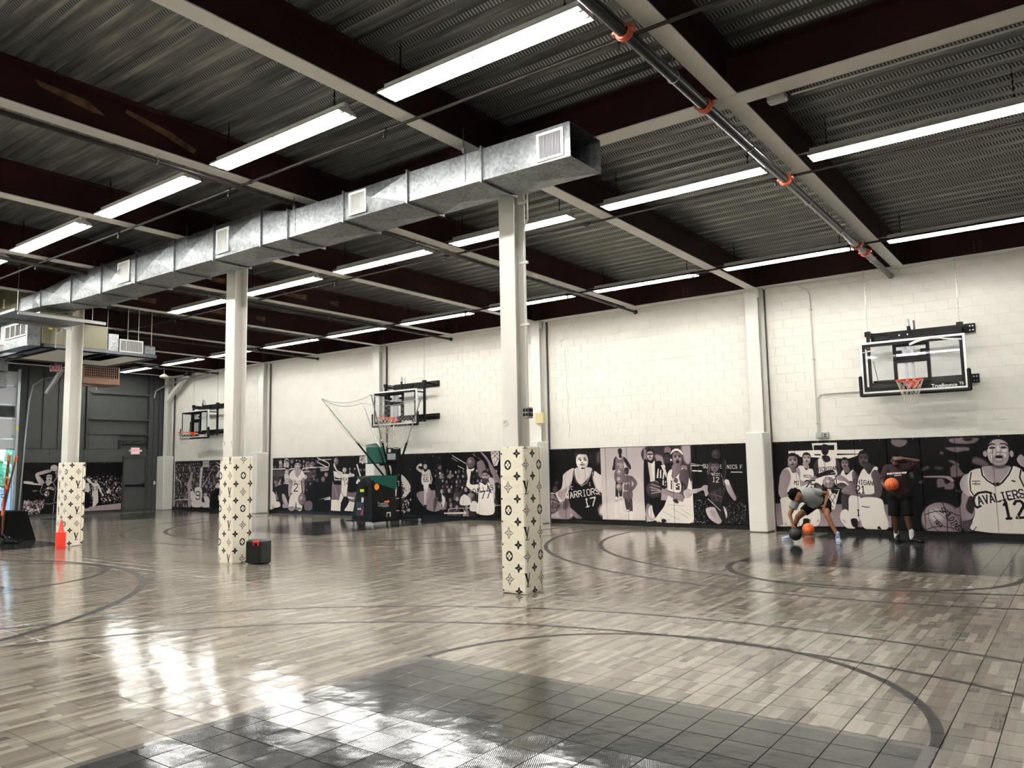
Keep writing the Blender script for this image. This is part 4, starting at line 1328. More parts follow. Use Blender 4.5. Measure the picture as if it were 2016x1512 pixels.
# ================================================================ BALL RETURN MACHINE
def machine():
    root = empty('ball_machine', (-15.8, 15.0, 0), 'black basketball return machine with green chute and tall net on four poles', 'ball machine')
    bx0, bx1 = -16.26, -15.45
    t = MB()
    # body: tapered block, leaning front edge, profile in (y, z)
    v = [(bx0, 14.52, .15), (bx1, 14.52, .13), (bx1, 15.42, .13), (bx0, 15.42, .15), (bx0 + .26, 14.52, 1.16), (bx1 - .02, 14.50, 1.22), (bx1 - .02, 15.40, .98), (bx0 + .26, 15.40, .98)]
    t.add(v, [(0, 3, 2, 1), (4, 5, 6, 7), (0, 1, 5, 4), (1, 2, 6, 5), (2, 3, 7, 6), (3, 0, 4, 7)])
    t.build('body', BLACKP, root)
    t = MB(); t.sphere((-15.74, 14.55, 1.10), .2, 18, 12, sc=(1.15, .45, 1.15)); t.sphere((-15.72, 14.56, .92), .19, 18, 12, sc=(1.2, .35, 1.3)); t.build('hood', BLACK, root, smooth=True)
    t = MB(); t.box(bx0 + .2, bx0 + .5, 14.50, 14.515, .25, .62); t.build('front_panel', mat('navy_panel', (.015, .022, .04), .4), root)
    t = MB(); t.add([(bx0 + .36, 14.497, .28), (bx0 + .47, 14.497, .28), (bx0 + .49, 14.497, .50)], [(0, 1, 2)]); t.build('arrow_mark', mat('red_mark', (.45, .08, .06), .5), root)
    t = MB(); t.box(bx0 + .26, bx0 + .40, 14.496, 14.5, .42, .46); t.build('white_mark', WHITE, root)
    t = MB(); t.box(-15.86, -15.70, 14.458, 14.462, .90, .975); t.build('yellow_label', mat('lime_label', (.55, .65, .02), .5), root)
    t = MB(); t.add([(-15.86, 14.505, .60), (-15.78, 14.505, .58), (-15.76, 14.505, .74), (-15.85, 14.505, .76)], [(0, 1, 2, 3)]); t.build('white_label', WHITE, root)
    t = MB(); t.cyl((bx1 - .0, 14.68, 1.03), (bx1 + .008, 14.68, 1.03), .085, n=20); t.build('orange_sticker', mat('orange_sticker', (.85, .20, .02), .5), root)
    t = MB(); t.box(bx1 + .001, bx1 + .004, 14.72, 15.12, .505, .52); t.box(bx1 + .001, bx1 + .004, 14.88, 15.12, .48, .49); t.build('grey_underline', mat('grey_print', (.4, .4, .4), .5), root)
    text('Training', 'lettering', mat('grey_script', (.35, .33, .33), .5), (bx1 + .004, 14.90, .57), .12, (0, 1, 0), root)
    t = MB(); t.box(bx1 + .001, bx1 + .004, 14.97, 15.12, .60, .64); t.add([(bx1 + .003, 15.1, .58), (bx1 + .003, 15.17, .62), (bx1 + .003, 15.1, .66)], [(0, 1, 2)]); t.build('orange_arrow', mat('orange_print', (.85, .16, .03), .5), root)
    t = MB(); t.box(bx1 + .001, bx1 + .004, 15.05, 15.2, .20, .33); t.build('square_mark', WHITE, root)
    t = MB(); t.box(bx1 + .003, bx1 + .006, 15.065, 15.16, .20, .30); t.build('square_mark', BLACK, root)
    # green chutes
    t = MB()
    v = [(-16.15, 14.55, 1.32), (-15.40, 14.55, 1.34), (-15.33, 15.35, 1.32), (-16.10, 15.35, 1.32), (-15.8, 14.6, 1.1), (-15.45, 14.6, 1.15), (-15.45, 15.42, .93), (-15.8, 15.42, .95)]
    t.add(v, [(0, 1, 5, 4), (1, 2, 6, 5), (2, 3, 7, 6), (3, 0, 4, 7)]); t.build('chute', GREEN, root)
    t = MB()
    P = []
    for i in range(13):
        q = i / 12
        x = -16.50 + .84 * q
        top = 2.20 - 1.1 * max(0, q - .25) ** 1.6 + (.06 * math.sin(q * 3) if q < .4 else .05)
        P.append((x, 15.25 + .25 * math.sin(q * PI), top, 1.68))
    v = []
    for x, y, a, b in P: v += [(x, y, a), (x * .8 + -16.1 * .2, y, b)]
    t.add(v, [(2 * i, 2 * i + 1, 2 * i + 3, 2 * i + 2) for i in range(12)])
    t.build('upper_chute', GREEN, root, smooth=True)
    t = MB(); t.box(-16.5, -15.6, 15.2, 15.5, 1.655, 1.68); t.box(-16.1, -15.5, 15.4, 15.46, 1.60, 1.66); t.build('chute_rail', BLACK, root)
    # control box
    t = MB(); t.cbox(-15.83, -15.43, 15.42, 15.60, 1.68, 2.10, .02); t.cbox(-16.1, -15.8, 15.5, 15.62, 1.66, 1.90, .01); t.build('control_box', BLACKP, root)
    t = MB(); t.box(-15.79, -15.47, 15.412, 15.42, 1.76, 1.93); t.build('screen', mat('grey_screen', (.35, .37, .40), .3), root)
    t = MB(); t.box(-15.75, -15.66, 15.414, 15.42, 1.97, 2.06); t.build('white_label', WHITE, root)
    # mast and base frame
    for x, y in ((-15.62, 15.5), (-15.42, 15.55), (-15.9, 15.55)):
        t = MB(); t.box(x - .02, x + .02, y - .02, y + .02, .12, 1.70 if x > -15.8 else 1.2); t.build('upright', BLACK, root)
    t = MB(); t.box(-16.45, -15.3, 14.48, 14.54, .10, .14); t.box(-15.36, -15.30, 14.48, 16.3, .10, .14); t.box(-16.2, -16.14, 14.5, 16.3, .10, .14); t.box(-16.2, -15.3, 16.24, 16.3, .10, .14); t.build('base_frame', BLACK, root)
    for x, y in ((-16.25, 14.55), (-15.42, 14.52), (-16.1, 16.25), (-15.35, 16.25)):
        t = MB(); t.cyl((x, y - .02, .045), (x, y + .02, .045), .045, n=14); t.build('caster', mat('caster_wheel', (.45, .45, .45), .3, .5), root, smooth=True)
        t = MB(); t.box(x - .02, x + .02, y - .03, y + .03, .06, .10); t.build('caster_fork', CHROME, root)
    for x, y in ((-15.60, 15.46), (-15.95, 15.6)):
        t = MB(); t.cyl((x, y, .14), (x, y, .46), .02, n=8); t.build('chrome_strut', CHROME, root)
    t = MB(); t.tube([(-15.62, 15.5, 2.1), (-15.6, 15.5, 2.45), (-15.72, 15.6, 2.72), (-15.72, 15.7, 3.0)], .014, 6); t.build('rod', CHROME, root, smooth=True)
    # four poles and the net
    top = [Vector((-16.66, 13.80, 3.45)), Vector((-14.89, 13.96, 3.45)), Vector((-14.43, 15.38, 3.45)), Vector((-16.95, 15.55, 3.45))]
    foot = Vector((-15.62, 15.45, 1.15))
    mids = []
    for i, p in enumerate(top):
        f = foot + Vector(((p.x - foot.x) * .06, (p.y - foot.y) * .06, 0))
        m_ = f + (p - f) * .48
        mids.append(m_)
        t = MB(); t.cyl(f, m_, .026, n=10); t.build('pole', BLACK, root, smooth=True)
        t = MB(); t.cyl(m_, p, .017, n=10); t.cyl(m_ - (p - f) * .012, m_ + (p - f) * .012, .03, n=10); t.build('pole_tube', CHROME, root, smooth=True)
    t = MB()
    ropes = []
    for i in range(4):
        a, b = top[i], top[(i + 1) % 4]
        pts = []
        for k in range(11):
            q = k / 10; p = a.lerp(b, q); p.z -= .16 * 4 * q * (1 - q); pts.append(p)
        ropes.append(pts)
        t.tube(pts, .008, 5)
    t.build('rope', mat('grey_rope', (.35, .34, .35), .7), root)
    t = MB()
    apex = Vector((-15.9, 15.25, 2.12))
    prev = None
    for side in ropes:
        for k in range(0, 10):
            a = side[k]; b = side[k + 1]
            la, lb = [], []
            N_ = 14
            for j in range(N_ + 1):
                q = j / N_
                c = apex + Vector((.42 * math.cos(math.atan2(a.y - apex.y, a.x - apex.x)), .36 * math.sin(math.atan2(a.y - apex.y, a.x - apex.x)), 0))
                c2 = apex + Vector((.42 * math.cos(math.atan2(b.y - apex.y, b.x - apex.x)), .36 * math.sin(math.atan2(b.y - apex.y, b.x - apex.x)), 0))
                e = q ** 1.0
                pa = a.lerp(c, e); pa.z -= .28 * math.sin(q * PI) * .9
                pb = b.lerp(c2, e); pb.z -= .28 * math.sin(q * PI) * .9
                la.append(pa); lb.append(pb)
            for j in range(N_):
                t.cyl(la[j], lb[j + 1], .0016, n=3, caps=False)
                t.cyl(lb[j], la[j + 1], .0016, n=3, caps=False)
    t.build('net', NETM, root, fix=False)
    t = MB()
    for i in (1, 2):
        a = mids[i]; pts = [a.lerp(apex + Vector((.25, 0, .1)), k / 8) - Vector((0, 0, .18 * math.sin(k / 8 * PI))) for k in range(9)]
        t.tube(pts, .010, 5)
    t.tube([mids[3], mids[3].lerp(apex, .5) + Vector((0, 0, .02)), apex], .018, 5)
    t.build('gathered_net', NETM, root)
machine()

# ================================================================ BALLS, CONES, CASE, BAND RACK
def ball(loc, m, label, rot, r=.12):
    t = MB(); t.sphere((0, 0, 0), r, 32, 20)
    o = bpy.data.objects.new('basketball', t.mesh('basketball', m, smooth=True)); link(o); o.location = loc; o.rotation_euler = rot
    return tag(o, label, 'ball', 'basketballs on the court')
ball((-4.71, 16.6, .12), BALLO, 'orange basketball resting on the floor behind the bending player', (.5, .3, .2))
ball((-4.48, 14.93, .165), BALLK, 'black basketball under the hand of the bending player', (.2, .9, .1))
ball((-2.905, 15.66, 1.065), BALLO, 'orange basketball held in front of the maroon shirt', (.35, -.35, .5))

def cone(z, label):
    t = MB()
    prof = [(.095, 0), (.099, .008), (.097, .014), (.066, .022), (.052, .05), (.027, .20), (.022, .265), (.016, .265), (.016, .23)]
    t.lathe((0, 0, 0), prof, 20)
    o = bpy.data.objects.new('training_cone', cone_mesh if cone_mesh else t.mesh('training_cone', CONEO, smooth=True))
    link(o); o.location = (-17.20, 7.44, z)
    return tag(o, label, 'cone', 'stack of orange cones')
cone_mesh = None
NC = 16
for k in range(NC):
    nm = 'bottom orange cone of the stack by the farthest post' if k == 0 else ('top orange cone of the stack, its tip showing' if k == NC - 1 else 'orange cone inside the stack, %s up from the floor' % (['', 'second', 'third', 'fourth', 'fifth', 'sixth', 'seventh', 'eighth', 'ninth', 'tenth', 'eleventh', 'twelfth', 'thirteenth', 'fourteenth', 'fifteenth'][k]))
    o = cone(k * .0215, nm)
    cone_mesh = o.data

def case():
    a = math.radians(12)
    root = empty('black_case', (-11.17, 7.95, 0), 'black hard case with a red handle standing against the middle monogram pad', 'case')
    t = MB(); t.cbox(-.165, .165, -.13, .13, .004, .40, .025); t.build('shell', mat('black_case_shell', (.012, .016, .016), .5), root, smooth=True)
    root_children = []
    t = MB(); t.cbox(-.15, .15, -.136, -.128, .03, .37, .01); t.build('front_panel', BLACKP, root)
    t = MB(); t.cbox(-.0, .13, -.156, -.128, .355, .392, .006); t.cbox(-.0, .025, -.156, -.128, .31, .37, .006); t.cbox(.105, .13, -.156, -.128, .31, .37, .006); t.build('handle', mat('red_handle', (.6, .01, .015), .4), root)
    t = MB(); t.cbox(-.172, -.160, -.07, .05, .32, .36, .004); t.build('side_grip', BLACK, root)
    t = MB()
    for x in (-.09, -.14): t.sphere((x, -.13, .05), .02, 10, 6)
    t.build('dial', BLACK, root, smooth=True)
    root.rotation_euler = (0, 0, a)
    t = MB(); t.tube([(-.16, -.1, .06), (-.25, -.16, .02), (-.33, -.1, .008), (-.26, -.05, .008), (-.22, -.02, .03)], .006, 5); t.build('cable', BLACK, root, smooth=True)
    for c in root.children:      # parts were written about the case's own axes
        c.location = Vector((0, 0, 0))
        for v in c.data.vertices: v.co = v.co + Vector((-11.17, 7.95, 0))
case()

def rack():
    root = empty('band_rack', (-20.6, 7.75, 0), 'black slanted stand at the far left with orange bands and straps leaning on it', 'rack')
    t = MB()
    v = [(-21.3, 7.5, 0), (-20.0, 7.55, 0), (-20.0, 8.1, 0), (-21.3, 8.1, 0), (-21.3, 7.55, .68), (-20.28, 7.6, .68), (-20.28, 8.0, .68), (-21.3, 8.0, .68)]
    t.add(v, [(0, 3, 2, 1), (4, 5, 6, 7), (0, 1, 5, 4), (1, 2, 6, 5), (2, 3, 7, 6), (3, 0, 4, 7)]); t.build('stand', mat('black_cloth', (.004, .004, .004), .9, spec=.05), root)
    bm_ = mat('band_brown', (.16, .05, .03), .6); og = mat('band_orange', (.6, .13, .04), .6)
    t = MB(); t.tube([(-20.42, 7.55, .15), (-20.33, 7.52, .8), (-20.22, 7.5, 1.4), (-20.14, 7.5, 1.93)], [.03, .032, .035, .028], 8); t.build('pole', bm_, root, smooth=True)
    t = MB(); t.tube([(-20.2, 7.5, .9), (-20.05, 7.5, 1.3), (-19.9, 7.5, 1.6), (-19.77, 7.5, 1.9)], .022, 8); t.build('pole', bm_, root, smooth=True)
    for a_, b_ in (((-20.16, 7.5, 1.86), (-20.12, 7.5, 2.0)), ((-19.79, 7.5, 1.84), (-19.74, 7.5, 1.96))):
        t = MB(); t.cyl(a_, b_, .036, n=10); t.build('orange_cap', og, root, smooth=True)
    t = MB()
    t.tube([(-20.1, 7.47, 1.2), (-20.2, 7.46, 1.35), (-20.12, 7.46, 1.5), (-20.0, 7.46, 1.45), (-20.03, 7.46, 1.3), (-20.15, 7.46, 1.15), (-20.25, 7.46, .9), (-20.3, 7.46, .6)], .014, 6)
    t.tube([(-20.0, 7.46, 1.25), (-20.1, 7.46, 1.22), (-20.2, 7.46, 1.1), (-20.3, 7.46, .85), (-20.2, 7.46, .6), (-20.05, 7.46, .9)], .011, 6)
    t.build('band', og, root, smooth=True)
    t = MB(); t.box(-20.33, -20.1, 7.44, 7.46, 1.02, 1.10); t.build('grip', BLACK, root)
    t = MB(); t.box(-20.30, -20.13, 7.436, 7.44, 1.045, 1.075); t.build('grip_print', WHITE, root)
rack()
o = empty('strap_pile', (-20.0, 7.4, 0), 'heap of black straps and harness webbing on the floor beside the far left stand', 'straps')
rr = random.Random(3)
t = MB()
for k in range(16):
    x, y = -20.6 + rr.random() * 1.05, 7.15 + rr.random() * .55
    pts = []
    a = rr.random() * 6.3
    for j in range(7):
        pts.append((x, y, .018 + .16 * rr.random() * (1.15 - abs(x + 20.3) / .9 if abs(x + 20.3) < .9 else .1)))
        x += .11 * math.cos(a); y += .05 * math.sin(a); a += rr.uniform(-.9, .9)
        y = min(max(y, 7.0), 7.8); x = min(max(x, -21.2), -19.5)
    t.tube(pts, .024, 5)
t.build('strap', BLACK, o)
t = MB()
for x, y, z in ((-20.25, 7.2, .07), (-19.95, 7.15, .05), (-19.85, 7.2, .04), (-20.1, 7.3, .09)): t.cbox(x - .035, x + .035, y - .02, y + .02, z - .015, z + .015, .006)
t.build('buckle', GREYM, o)

# ================================================================ OUTSIDE, SEEN THROUGH THE OPEN DOOR
def leafmat():
    m = mat('leaf_green', (.1, .3, .12), .6)
    N = NT(m); nt = m.node_tree
    g = nt.nodes.new('ShaderNodeNewGeometry')
    f = N.noise(g.outputs['Position'], 3.5, 5)
    nt.links.new(N.ramp(f, [(.3, (.04, .16, .08)), (.5, (.16, .45, .22)), (.7, (.45, .8, .5))]), nt.nodes['Principled BSDF'].inputs['Base Color'])
    return m
LEAF = leafmat()
t = MB(); t.box(-75, XL - .3, -25, 45, -.3, -.06)
t.build('ground_outside', mat('asphalt', (.35, .36, .36), .8, noise_amt=.2), None, kind='structure')
rr = random.Random(5)
for i, (x, y, s) in enumerate([(-44, 4.5, 2.4), (-45, 9.5, 2.4), (-46, 14.8, 2.5), (-47, 20.2, 2.6), (-50, 26, 2.6)]):
    root = empty('tree', (x, y, -.06), 'green leafy tree beyond the open overhead door, %s from the door post' % ['fifth', 'fourth', 'third', 'second', 'nearest'][i], 'tree', 'trees outside the open door')
    t = MB(); t.tube([(x, y, -.06), (x + .1, y, 1.6), (x, y + .1, 3.2)], [.22, .16, .1], 8); t.build('trunk', mat('bark', (.06, .045, .03), .9), root)
    t = MB()
    for k in range(26):
        a = rr.random() * 2 * PI; b = rr.random()
        c = (x + s * .62 * math.cos(a) * b ** .5, y + s * .8 * math.sin(a) * b ** .5, 2.4 + s * .9 * (rr.random() - .42))
        t.sphere(c, s * rr.uniform(.22, .38), 9, 6)
    o = t.build('crown', LEAF, root, fix=False)
    for v in o.data.vertices:
        n3 = noise.noise_vector(v.co * 1.7) * .45 + noise.noise_vector(v.co * 5) * .18
        v.co += n3
t = MB(); t.box(-38.5, -38.4, 2, 30, 0, .9); t.box(-38.55, -38.35, 2, 30, .86, .95)
t.build('outdoor_rail', mat('pale_blue_rail', (.5, .65, .75), .5), None, label='pale low wall outside the open overhead door', cat='wall')
# ================================================================ PEOPLE
def blob(parts, name, m, parent, voxel=.011, sm=6, it=None):
    """parts: ('c', p, q, r1, r2) capsules and ('e', c, (rx,ry,rz), rot) ellipsoids fused to one continuous skin"""
    t = MB()
    for p in parts:
        if p[0] in ('c', 'cf'):
            _, a, b, r1, r2 = p
            a, b = Vector(a), Vector(b); n = 12
            if not p[0].endswith('f'): t.sphere(b, r2, n, 8)
            t.sphere(a, r1, n, 8); t.cyl(a, b, r1, r2, n=n)
        else:
            _, c, s, rot = p
            R = Matrix.Rotation(rot[2], 3, 'Z') @ Matrix.Rotation(rot[1], 3, 'Y') @ Matrix.Rotation(rot[0], 3, 'X') if rot else None
            t.sphere(c, 1, 20, 14, sc=s, rot=R)
    o = t.build(name, m, parent, fix=False)
    r = o.modifiers.new('fuse', 'REMESH'); r.mode = 'VOXEL'; r.voxel_size = voxel; r.use_smooth_shade = True
    s = o.modifiers.new('smooth', 'SMOOTH'); s.factor = .5; s.iterations = sm
    dg = bpy.context.evaluated_depsgraph_get()
    me = bpy.data.meshes.new_from_object(o.evaluated_get(dg))
    o.modifiers.clear(); o.data = me; me.name = name
    if not me.materials: me.materials.append(m)
    me.polygons.foreach_set('use_smooth', [True] * len(me.polygons))
    return o
def hand(wrist, d, palm_n, s=1.0, curl=.5, thumb=1):
    """capsules of a hand: wrist point, pointing direction d, palm normal, curl of the fingers"""
    w = Vector(wrist); d = Vector(d).normalized(); n = Vector(palm_n).normalized(); n = (n - d * n.dot(d)).normalized(); sd = d.cross(n)
    out = [('e', w + d * .045 * s, (.040 * s, .018 * s, .048 * s), None)]
    out = [('c', w, w + d * .05 * s, .024 * s, .024 * s)]
    for k in range(4):
        o = (k - 1.5) * .021 * s
        b = w + d * .075 * s + sd * o
        out.append(('c', w + d * .02 * s + sd * o * .7, b, .014 * s, .012 * s))
        L = (.045, .052, .048, .038)[k] * s
        m_ = b + (d * (1 - curl * .4) + n * curl * .5).normalized() * L
        e = m_ + (d * (1 - curl) + n * curl).normalized() * L * .9
        out += [('c', b, m_, .0105 * s, .0095 * s), ('c', m_, e, .0095 * s, .008 * s)]
    tb = w + d * .025 * s + sd * thumb * .028 * s
    tm_ = tb + (d * .6 + sd * thumb * .8 + n * .2).normalized() * .04 * s
    out += [('c', tb, tm_, .013 * s, .011 * s), ('c', tm_, tm_ + (d * .85 + sd * thumb * .2 + n * .4).normalized() * .03 * s, .011 * s, .009 * s)]
    return out
SKIN1 = mat('brown_skin', (.22, .085, .038), .5)
SKIN2 = mat('deep_brown_skin', (.06, .022, .010), .5)
HAIR = mat('black_hair', (.003, .0025, .0025), .9, spec=.1)
SHIRTG = mat('grey_shirt', (.25, .26, .26), .8, bump=.5, bscale=14)
SHORTB = mat('black_shorts', (.0035, .0035, .004), .8, spec=.15)
SOCK = mat('white_sock', (.6, .6, .58), .8)
SHOEB = mat('pale_blue_shoe', (.30, .42, .60), .5, noise_amt=.2, noise_scale=30)
SHOEK = mat('black_shoe', (.004, .004, .0045), .5, spec=.2)
SOLE = mat('white_sole', (.7, .7, .68), .5)
MARS = mat('maroon_shirt', (.022, .002, .005), .8, bump=.4, bscale=12)

def shoe(name, heel, toe, m, parent, sole=True):
    a, b = Vector(heel), Vector(toe)
    d = (b - a); d.z = 0; L = d.length; d.normalize()
    ang = math.atan2(d.y, d.x)
    c = (a + b) / 2
    u = blob([('e', (a.x + d.x * .04, a.y + d.y * .04, a.z + .055), (.055, .042, .05), (0, 0, ang)),
              ('e', (c.x, c.y, a.z + .048), (L * .42, .046, .042), (0, 0, ang)),
              ('e', (b.x - d.x * .055, b.y - d.y * .055, a.z + .038), (.065, .050, .032), (0, 0, ang)),
              ('c', (a.x + d.x * .06, a.y + d.y * .06, a.z + .07), (a.x + d.x * .05, a.y + d.y * .05, a.z + .12), .043, .040)], name, m, parent, .008, 3)
    t = MB()
    pts = []
    for i in range(16):
        th = 2 * PI * i / 16
        lx = L * .52 * math.cos(th); ly = .050 * math.sin(th) * (1 if math.cos(th) > 0 else .85)
        pts.append((c.x + d.x * lx - d.y * ly, c.y + d.y * lx + d.x * ly))
    t.prism(pts, 'z', a.z - .0, a.z + .028)
    t.build('sole', SOLE if sole else SHOEK, u)
    return u

# ---- player bending over the black ball
root = empty('person', (-4.25, 15.3, 0), 'player in grey shirt and black shorts bending low with a hand on the black ball', 'person')
hp = Vector((-4.15, 15.48, .74))
hl, hr = Vector((-4.06, 15.50, .72)), Vector((-4.26, 15.46, .71))
sr, sl = Vector((-4.47, 15.10, .80)), Vector((-4.19, 15.24, .93))
ch = Vector((-4.30, 15.20, .87)); nk = Vector((-4.37, 15.08, .875)); hd = Vector((-4.44, 15.00, .875))
er, wr = Vector((-4.585, 15.00, .52)), Vector((-4.525, 14.95, .335))
el, wl = Vector((-3.985, 15.42, .905)), Vector((-4.005, 15.30, .70))
kr, ar = Vector((-4.50, 15.22, .46)), Vector((-4.70, 15.36, .12))
kl, al = Vector((-3.965, 15.22, .50)), Vector((-3.79, 15.20, .13))
body = [('c', hp, ch, .115, .12), ('c', hp + Vector((0, 0, -.02)), (hl + hr) / 2, .12, .12), ('c', sr, sl, .065, .065), ('c', ch, nk, .09, .055), ('c', nk, hd, .05, .05),
        ('e', hd + Vector((.02, -.015, -.01)), (.082, .10, .105), (.5, 0, .4)), ('e', hd + Vector((.035, -.075, -.06)), (.05, .04, .05), None),
        ('c', sr, er, .052, .038), ('c', er, wr, .038, .024), ('c', sl, el, .050, .037), ('c', el, wl, .037, .024),
        ('c', hr, kr, .088, .056), ('c', kr, ar, .052, .033), ('c', hl, kl, .088, .056), ('c', kl, al, .052, .033),
        ('c', ar, ar + Vector((0, -.03, -.06)), .035, .03), ('c', al, al + Vector((0, -.03, -.06)), .035, .03),
        ('e', hd + Vector((.055, -.095, .0)), (.014, .018, .018), None), ('e', hd + Vector((.09, .02, -.01)), (.014, .022, .028), None)]
body += hand(wr, (.12, -.15, -1), (.3, .4, -.2), 1.0, .55, 1)
body += hand(wl, (-.25, -.25, -1), (-.4, .5, 0), 1.0, .4, -1)
blob(body, 'body', SKIN1, root, .010, 4)
hb = []
rr = random.Random(9)
hb.append(('e', hd + Vector((-.028, -.005, .025)), (.116, .122, .112), (.4, 0, .3)))
for k in range(90):
    v = Vector((rr.gauss(0, 1), rr.gauss(0, 1), rr.gauss(0, 1))).normalized()
    if v.dot(Vector((.75, -.45, -.5))) > .62: continue
    p = hd + Vector((-.028, -.005, .025)) + Vector((v.x * .108, v.y * .115, v.z * .105))
    hb.append(('c', p, p + v * .012, .022, .012))
blob(hb, 'hair', HAIR, root, .008, 1)
sh = [('c', hp + Vector((-.04, -.08, .03)), ch, .145, .155), ('c', sr, sl, .095, .092), ('c', ch, nk + Vector((.02, .02, 0)), .11, .075),
      ('cf', sr, sr.lerp(er, .62), .085, .078), ('cf', sl, sl.lerp(el, .52), .085, .078), ('e', ch.lerp(hp, .6) + Vector((-.02, -.03, -.05)), (.13, .13, .12), None)]
blob(sh, 'shirt', SHIRTG, root, .010, 5)
so = [('c', hp + Vector((0, 0, .02)), hp + Vector((-.02, -.04, .01)), .135, .135), ('cf', hr, hr.lerp(kr, .62), .115, .095), ('cf', hl, hl.lerp(kl, .62), .115, .095)]
blob(so, 'shorts', SHORTB, root, .011, 4)
blob([('c', kr.lerp(ar, .45), kr.lerp(ar, .95), .052, .042)], 'calf_sleeve', SHORTB, root, .008, 2)
blob([('c', al + Vector((0, 0, .05)), al + Vector((0, 0, -.03)), .037, .037)], 'sock', SHOEB, root, .007, 2)
shoe('shoe', ar + Vector((.03, .03, -.115)), ar + Vector((-.10, -.20, -.115)), SHOEB, root)
shoe('shoe', al + Vector((-.02, .05, -.125)), al + Vector((.07, -.20, -.125)), SHOEB, root)

# ---- player standing with a ball against the chest
root = empty('person', (-2.80, 15.9, 0), 'player in maroon shirt and black shorts standing head bowed, arm over brow, ball held low', 'person')
hd = Vector((-2.845, 15.88, 1.50)); nk = Vector((-2.83, 15.93, 1.40)); ch = Vector((-2.835, 15.95, 1.22)); hp = Vector((-2.845, 15.97, .86))
sr, sl = Vector((-3.01, 15.95, 1.345)), Vector((-2.665, 15.95, 1.355))
er, wr = Vector((-3.10, 15.90, 1.08)), Vector((-2.985, 15.72, .96))
el, wl = Vector((-2.475, 15.86, 1.475)), Vector((-2.70, 15.80, 1.535))
hr, hl = Vector((-2.93, 15.96, .84)), Vector((-2.75, 15.97, .84))
kr, ar = Vector((-2.94, 15.92, .46)), Vector((-2.94, 15.97, .11))
kl, al = Vector((-2.725, 15.90, .47)), Vector((-2.665, 15.86, .11))
body = [('c', hp, ch, .12, .14), ('c', hr, hl, .11, .11), ('c', sr, sl, .068, .068), ('c', ch, nk, .12, .06), ('c', nk, hd, .052, .055),
        ('e', hd, (.078, .096, .108), (.55, 0, -.1)), ('e', hd + Vector((.0, -.07, -.065)), (.05, .045, .045), None), ('e', hd + Vector((.0, -.105, -.02)), (.014, .018, .022), None),
        ('e', hd + Vector((-.08, .0, -.01)), (.013, .02, .028), None), ('e', hd + Vector((.08, .0, -.01)), (.013, .02, .028), None),
        ('c', sr, er, .056, .042), ('c', er, wr, .042, .026), ('c', sl, el, .056, .043), ('c', el, wl, .043, .026),
        ('c', hr, kr, .090, .060), ('c', kr, ar, .058, .036), ('c', hl, kl, .090, .060), ('c', kl, al, .058, .036)]
body += hand(wr, (.9, -.35, -.35), (0, -.2, 1), 1.0, .45, -1)
body += hand(wl, (-1, -.15, .05), (0, .6, -.5), 1.0, .25, -1)
blob(body, 'body', SKIN2, root, .010, 4)
blob([('e', hd + Vector((0, .012, .035)), (.086, .102, .090), (.4, 0, -.1))], 'hair', HAIR, root, .008, 2)
sh = [('c', hp + Vector((0, 0, .02)), ch, .155, .168), ('c', sr, sl, .088, .088), ('c', ch, nk + Vector((0, .0, -.03)), .14, .075),
      ('cf', sr, sr.lerp(er, .72), .082, .084), ('cf', sl, sl.lerp(el, .52), .082, .078), ('c', hp + Vector((-.07, 0, .03)), hp + Vector((.07, 0, .03)), .132, .132), ('cf', hp + Vector((-.05, 0, .05)), hp + Vector((-.05, 0, -.06)), .125, .135), ('cf', hp + Vector((.05, 0, .05)), hp + Vector((.05, 0, -.06)), .125, .135)]
blob(sh, 'shirt', MARS, root, .011, 5)
so = [('c', hr, hl, .135, .135), ('cf', hr + Vector((0, 0, -.02)), kr + Vector((-.01, 0, .01)), .112, .102), ('cf', hl + Vector((0, 0, -.02)), kl + Vector((.02, 0, .01)), .112, .102)]
blob(so, 'shorts', SHORTB, root, .011, 4)
for k_, a_ in ((kr, ar), (kl, al)):
    blob([('c', a_ + Vector((0, 0, .10)), a_ + Vector((0, 0, -.03)), .045, .042)], 'sock', SOCK, root, .007, 2)
shoe('shoe', ar + Vector((0, .05, -.11)), ar + Vector((.06, -.22, -.11)), SHOEK, root, False)
shoe('shoe', al + Vector((-.03, .04, -.11)), al + Vector((.20, -.14, -.11)), SHOEK, root, False)
sp = text('DON BOSCO PREP', 'lettering', mat('white_shirt_print', (.8, .8, .8), .7), (-2.825, 15.765, 1.265), .040, (1, .05, .13), root, bold=.003)
sp2 = text('H O O P S', 'lettering', sp.data.materials[0], (-2.81, 15.768, 1.225), .026, (1, .05, .13), root, bold=.0015)
